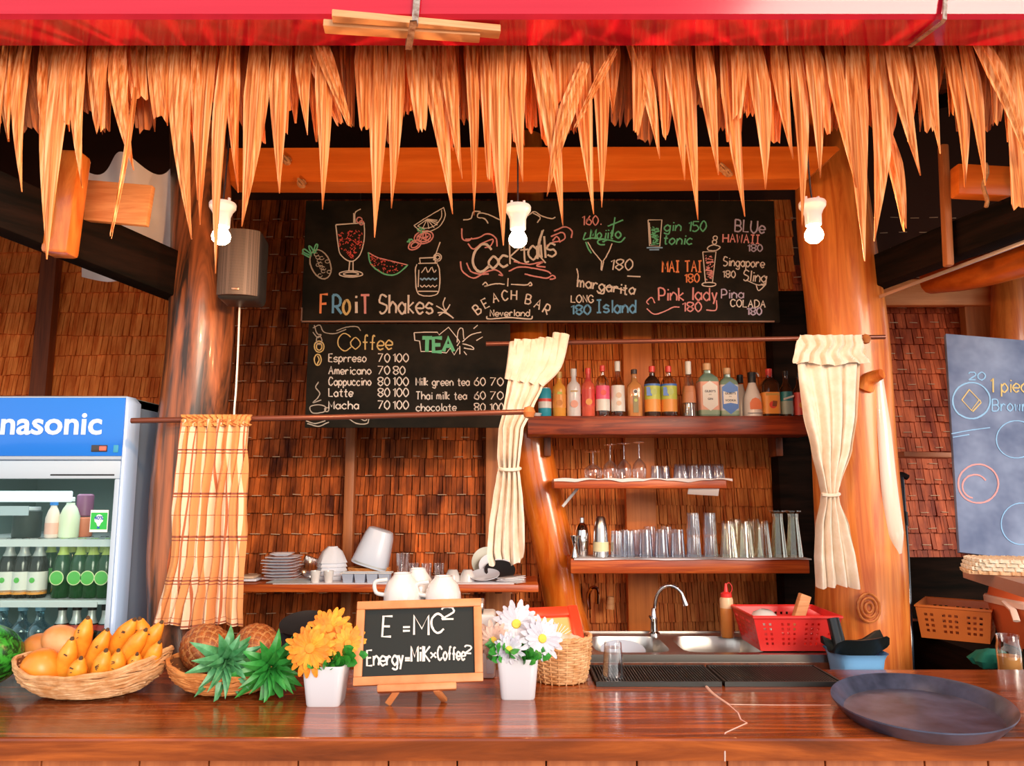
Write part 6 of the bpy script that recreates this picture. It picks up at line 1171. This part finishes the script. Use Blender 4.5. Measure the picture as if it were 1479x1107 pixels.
for k in range(7): mb.tube([Vector(((.078+.005*k/7+.002*math.cos(j*PI/2+k*PI))*math.cos(2*PI*j/80), (.055+.002*math.cos(j*PI/2+k*PI))*math.sin(2*PI*j/80), .006+.006*k)) for j in range(80)], .0035, 5, closed=True)
mb.build('woven_wall', wick2, t, world=False)['kind'] = 'stuff'; MB().lathe([(0, .038), (.05, .040), (.053, .036)], 30, cap=False).build('woven_base', wick2, t, world=False).scale = (1.4, 1, 1)
pt_ = thing('white_pitcher', 'large bluish white plastic pitcher tipped over on the woven tray', 'pitcher', (P(532, 818, 3.20).x+.005, 3.20, z4c+.052), (0, .30, 0))
MB().lathe([(.074, 0), (.075, .004), (.068, .06), (.058, .125), (.050, .148), (.040, .152), (0, .153)], 40, sq=3).build('body', C('blue_white_plastic', (.66, .72, .84), rough=.3), pt_, world=False); MB().lathe([(.0755, .006), (.0755, .012)], 40, sq=3, cap=False).build('rim_line', slv, pt_, world=False)
put(glass('tumbler', 0, .10, .028, False), CG, 584, 3.20, z4c, 'clear open jar glass between the pitcher and the upturned cups', 'glass_jar', 'jar')
for i, px in enumerate((600, 618, 636)): put(glass('tumbler', 0, .06, .022, False), CG, px, 3.20, z4c, '%s small clear glass behind the upturned coffee cups' % ORD[i])
for i, px in enumerate((655, 676)): put(MB().lathe([(.030, 0), (.029, .02), (.020, .042), (.016, .046), (0, .046)], 24), ceramic, px, 3.10, z4c, '%s small upturned white cup on the shelf by the leaning plates' % ORD[i], 'small_cup', 'cup')
for i, (px, rr, tl, yy, mm) in enumerate(((704, .066, 1.15, 3.24, C('grey_plate', (.45, .46, .40))), (714, .064, .80, 3.19, pl_), (722, .062, .55, 3.15, blackp), (700, .060, .28, 3.10, pl_))):
    o = MB().lathe([(0, 0), (rr*.6, 0), (rr, .008), (rr, .010), (rr*.6, .003), (0, .002)], 36).build('leaning_plate', mm, world=False); o.location = (P(px, 830, yy).x, yy, z4c+rr*math.sin(tl)*.9+.004); o.rotation_euler = (tl, .25-.1*i, 0)
    tag(o, ('big grey plate leaning at the back near the curtain end', 'white plate leaning in front of the grey one', 'black plate slanting across the leaning plates', 'white saucer lying low in front of the leaning plates')[i], 'plate')
for i in range(5): o = MB().bbox((0, 0, .002), (.105, .055, .003), .001).build('menu_card', papercl if i % 2 else ceramic, world=False); o.location = (P(738, 838, 3.07).x, 3.08, z4c+.0035*i+.001*i); o.rotation_euler = (0, -.04*i*.3, .35*i-.7); tag(o, '%s pale card counting from the bottom of the fanned pile by the bent post' % ORD[i], 'card')
# ---------------------------------------------------------------- right side nook
zsh = a0.z
ss = thing('side_shelf', 'dark side shelf board carrying the blue blackboard and the woven mats', 'shelf', (1.75, 2.6, zsh-.03))
pA, pB = G(1390, 820, zsh-.003), G(1479, 846, zsh-.003)
mb = MB(); d = (pB-pA); pC = pA+d*1.5; pD = P(1391, 800, pA.y+.26); poly = [(pA.x, pA.y), (pC.x, pC.y), (pC.x+.5, pC.y+.9), (pD.x+.2, pD.y+.1), (pD.x, pD.y)]
n = 5; mb.add([(x, y, zsh) for x, y in poly]+[(x, y, zsh-.030) for x, y in poly], [(0, 1, 2, 3, 4), (9, 8, 7, 6, 5)]+[(i, i+5, (i+1) % 5+5, (i+1) % 5) for i in range(5)]); mb.build('board', mat('pinkish_board', (.30, .12, .08), rough=.4), ss, smooth=False)
mtm = mat('cream_woven_mat', (.84, .74, .58), (.70, .52, .34), rough=.8, scale=(90, 90, 90), bump=.3)
for i in range(4):
    mb = MB(); W_, D_ = .34, .13; nn2 = 60; out = []
    for k in range(nn2): a = 2*PI*k/nn2; ca, sa = math.cos(a), math.sin(a); m_ = (abs(ca)**8+abs(sa)**8)**(1/8); sc_ = 1+.02*math.sin(a*nn2/3*1.0); out.append((W_/2*ca/m_*sc_, D_/2*sa/m_*sc_))
    mb.add([(x, y, 0) for x, y in out]+[(x, y, .008) for x, y in out], [tuple(range(nn2-1, -1, -1)), tuple(range(nn2, 2*nn2))]+[(k, (k+1) % nn2, (k+1) % nn2+nn2, k+nn2) for k in range(nn2)])
    for k in range(26):
        x = -W_/2+.012+k*(W_-.024)/25; mb.tube([(x, -D_/2*.97, .006+.002*(k % 2)), (x, D_/2*.97, .007)], .0030, 4)
    for k in range(0, nn2, 1): x, y = out[k]; mb.tube([(x*.99, y*.99, .001), (x, y, .009)], .0045, 5)
    o = mb.build('woven_mat', mtm if i else mat('tan_woven_mat', (.62, .34, .16), (.80, .52, .30), rough=.8, scale=(90, 90, 90)), world=False, smooth=False); q = G(1470, 836, zsh); o.location = (q.x+.006*i+.115, q.y+.075+.003*i, zsh+.0095*i+.001); o.rotation_euler = (0, 0, -.42+.05*i); tag(o, '%s scalloped woven mat counting from the bottom of the stack under the blue board' % ORD[i], 'mat')
zl_ = P(1395, 936, 2.75).z
o = MB().box2((P(1345, 900, 2.95).x, 2.60, zl_-.03), (2.6, 3.3, zl_-.001)).build('low_shelf', blackwood); tag(o, 'dark low shelf behind the bar holding the orange crate and cooler', 'shelf')
MB().box2((P(1345, 900, 2.95).x, 2.62, 0), (2.6, 3.3, zl_-.031)).build('cabinet_body', blackwood, o)
MB().box2((P(1300, 900, 3.36).x, 3.36, zl_), (2.05, 3.39, P(1300, 806, 3.36).z)).build('shade_panel', blackwood, o)  # black panel added to darken the wall under the side shelf
orp = mat('orange_crate_plastic', (.62, .16, .03), rough=.4)
crate('plastic_crate', 'brown orange perforated crate on the low shelf beyond the trunk post', 'crate', (P(1390, 930, 2.95).x, 2.97, zl_), .24, .26, .115, orp, -.62, .9, 12, 6, hx=.55, hz=.5)
ck = thing('cooler_box', 'red orange cooler box with pale handle beside the orange crate', 'cooler', (P(1500, 930, 2.80).x, 2.77, zl_)); orr = mat('cooler_orange', (.88, .20, .07), rough=.35)
MB().lathe([(.105, 0), (.110, .006), (.135, .150), (.137, .155), (0, .156)], 48, sq=5).build('body', orr, ck, world=False); MB().lathe([(.142, .140), (.143, .158), (.138, .165), (0, .166)], 48, sq=5).build('pale_band', C('pale_peach_plastic', (.88, .62, .50)), ck, world=False); MB().lathe([(.132, .164), (.125, .195), (.11, .200), (0, .202)], 48, sq=5).build('lid', orr, ck, world=False)
MB().tube([(-.145, -.03, .155), (-.155, -.09, .135), (-.165, -.12, .105)], .012, 6, flat=.5).build('handle', C('pale_peach_plastic', (0, 0, 0)), ck, world=False)
mb = MB().lathe([(0, 0), (.05, 0), (.062, .018), (.045, .040), (.02, .048), (0, .050)], 30, flute=.12, fn=5); mb.v = [q+Vector((.01*mnoise.noise(q*40), .01*mnoise.noise(q*33), .006*mnoise.noise(q*50))) for q in mb.v]
o = mb.build('green_cloth', C('teal_cloth', (.01, .20, .14), rough=.9), world=False); o.location = G(1434, 962, zl_); o.location.z = zl_; tag(o, 'crumpled teal green cloth in front of the cooler box', 'cloth')
q = G(1466, 975, zl_); t = thing('spice_jar', 'clear jar with orange contents in front of the cooler', 'jar', (q.x, q.y+.02, zl_)); MB().lathe([(.030, 0), (.032, .004), (.032, .05), (0, .05)], 22).build('contents', C('orange_powder', (.80, .36, .10)), t, world=False); MB().lathe([(.033, 0), (.034, .07), (.030, .09), (.031, .11)], 22, cap=False).build('glass_body', CG, t, world=False)
# ---------------------------------------------------------------- groups of repeats
GR = {'bottle': 'bottles', 'drinking_glass': 'drinking glasses', 'wine_glass': 'upturned wine glasses', 'square_plate': 'stacked square plates', 'woven_mat': 'stacked woven mats', 'menu_card': 'fanned pale cards', 'upturned_bowl': 'stacked bowls', 'bowl': 'stacked upturned bowls', 'small_cup': 'small white cups', 'leaning_plate': 'leaning plates', 'mango': 'mangoes', 'pineapple': 'pineapples', 'banana_bunch': 'banana bunches', 'wicker_basket': 'boat shaped fruit baskets', 'light_bulb': 'hanging bulbs', 'coffee_cup': 'upturned cups on the coffee machine', 'potted_flowers': 'potted daisies', 'cream_curtain': 'cream curtains', 'metal_strap': 'straps on the red beam', 'loose_lath': 'laths under the red beam'}
for o in bpy.data.objects:
    if o.parent is None and o.get('label'):
        k = o.name.split('.')[0]
        if k in GR and sum(1 for q in bpy.data.objects if q.parent is None and q.name.split('.')[0] == k) > 1:
            g = GR[k]
            if k == 'bottle': g = 'bottles in the fridge' if o.location.x < -1 else 'liquor bottles on the top shelf'
            if k == 'drinking_glass': g = 'glasses on the long lower shelf' if o.location.z < 1.4 else 'small glasses on the short shelf'
            o['group'] = g
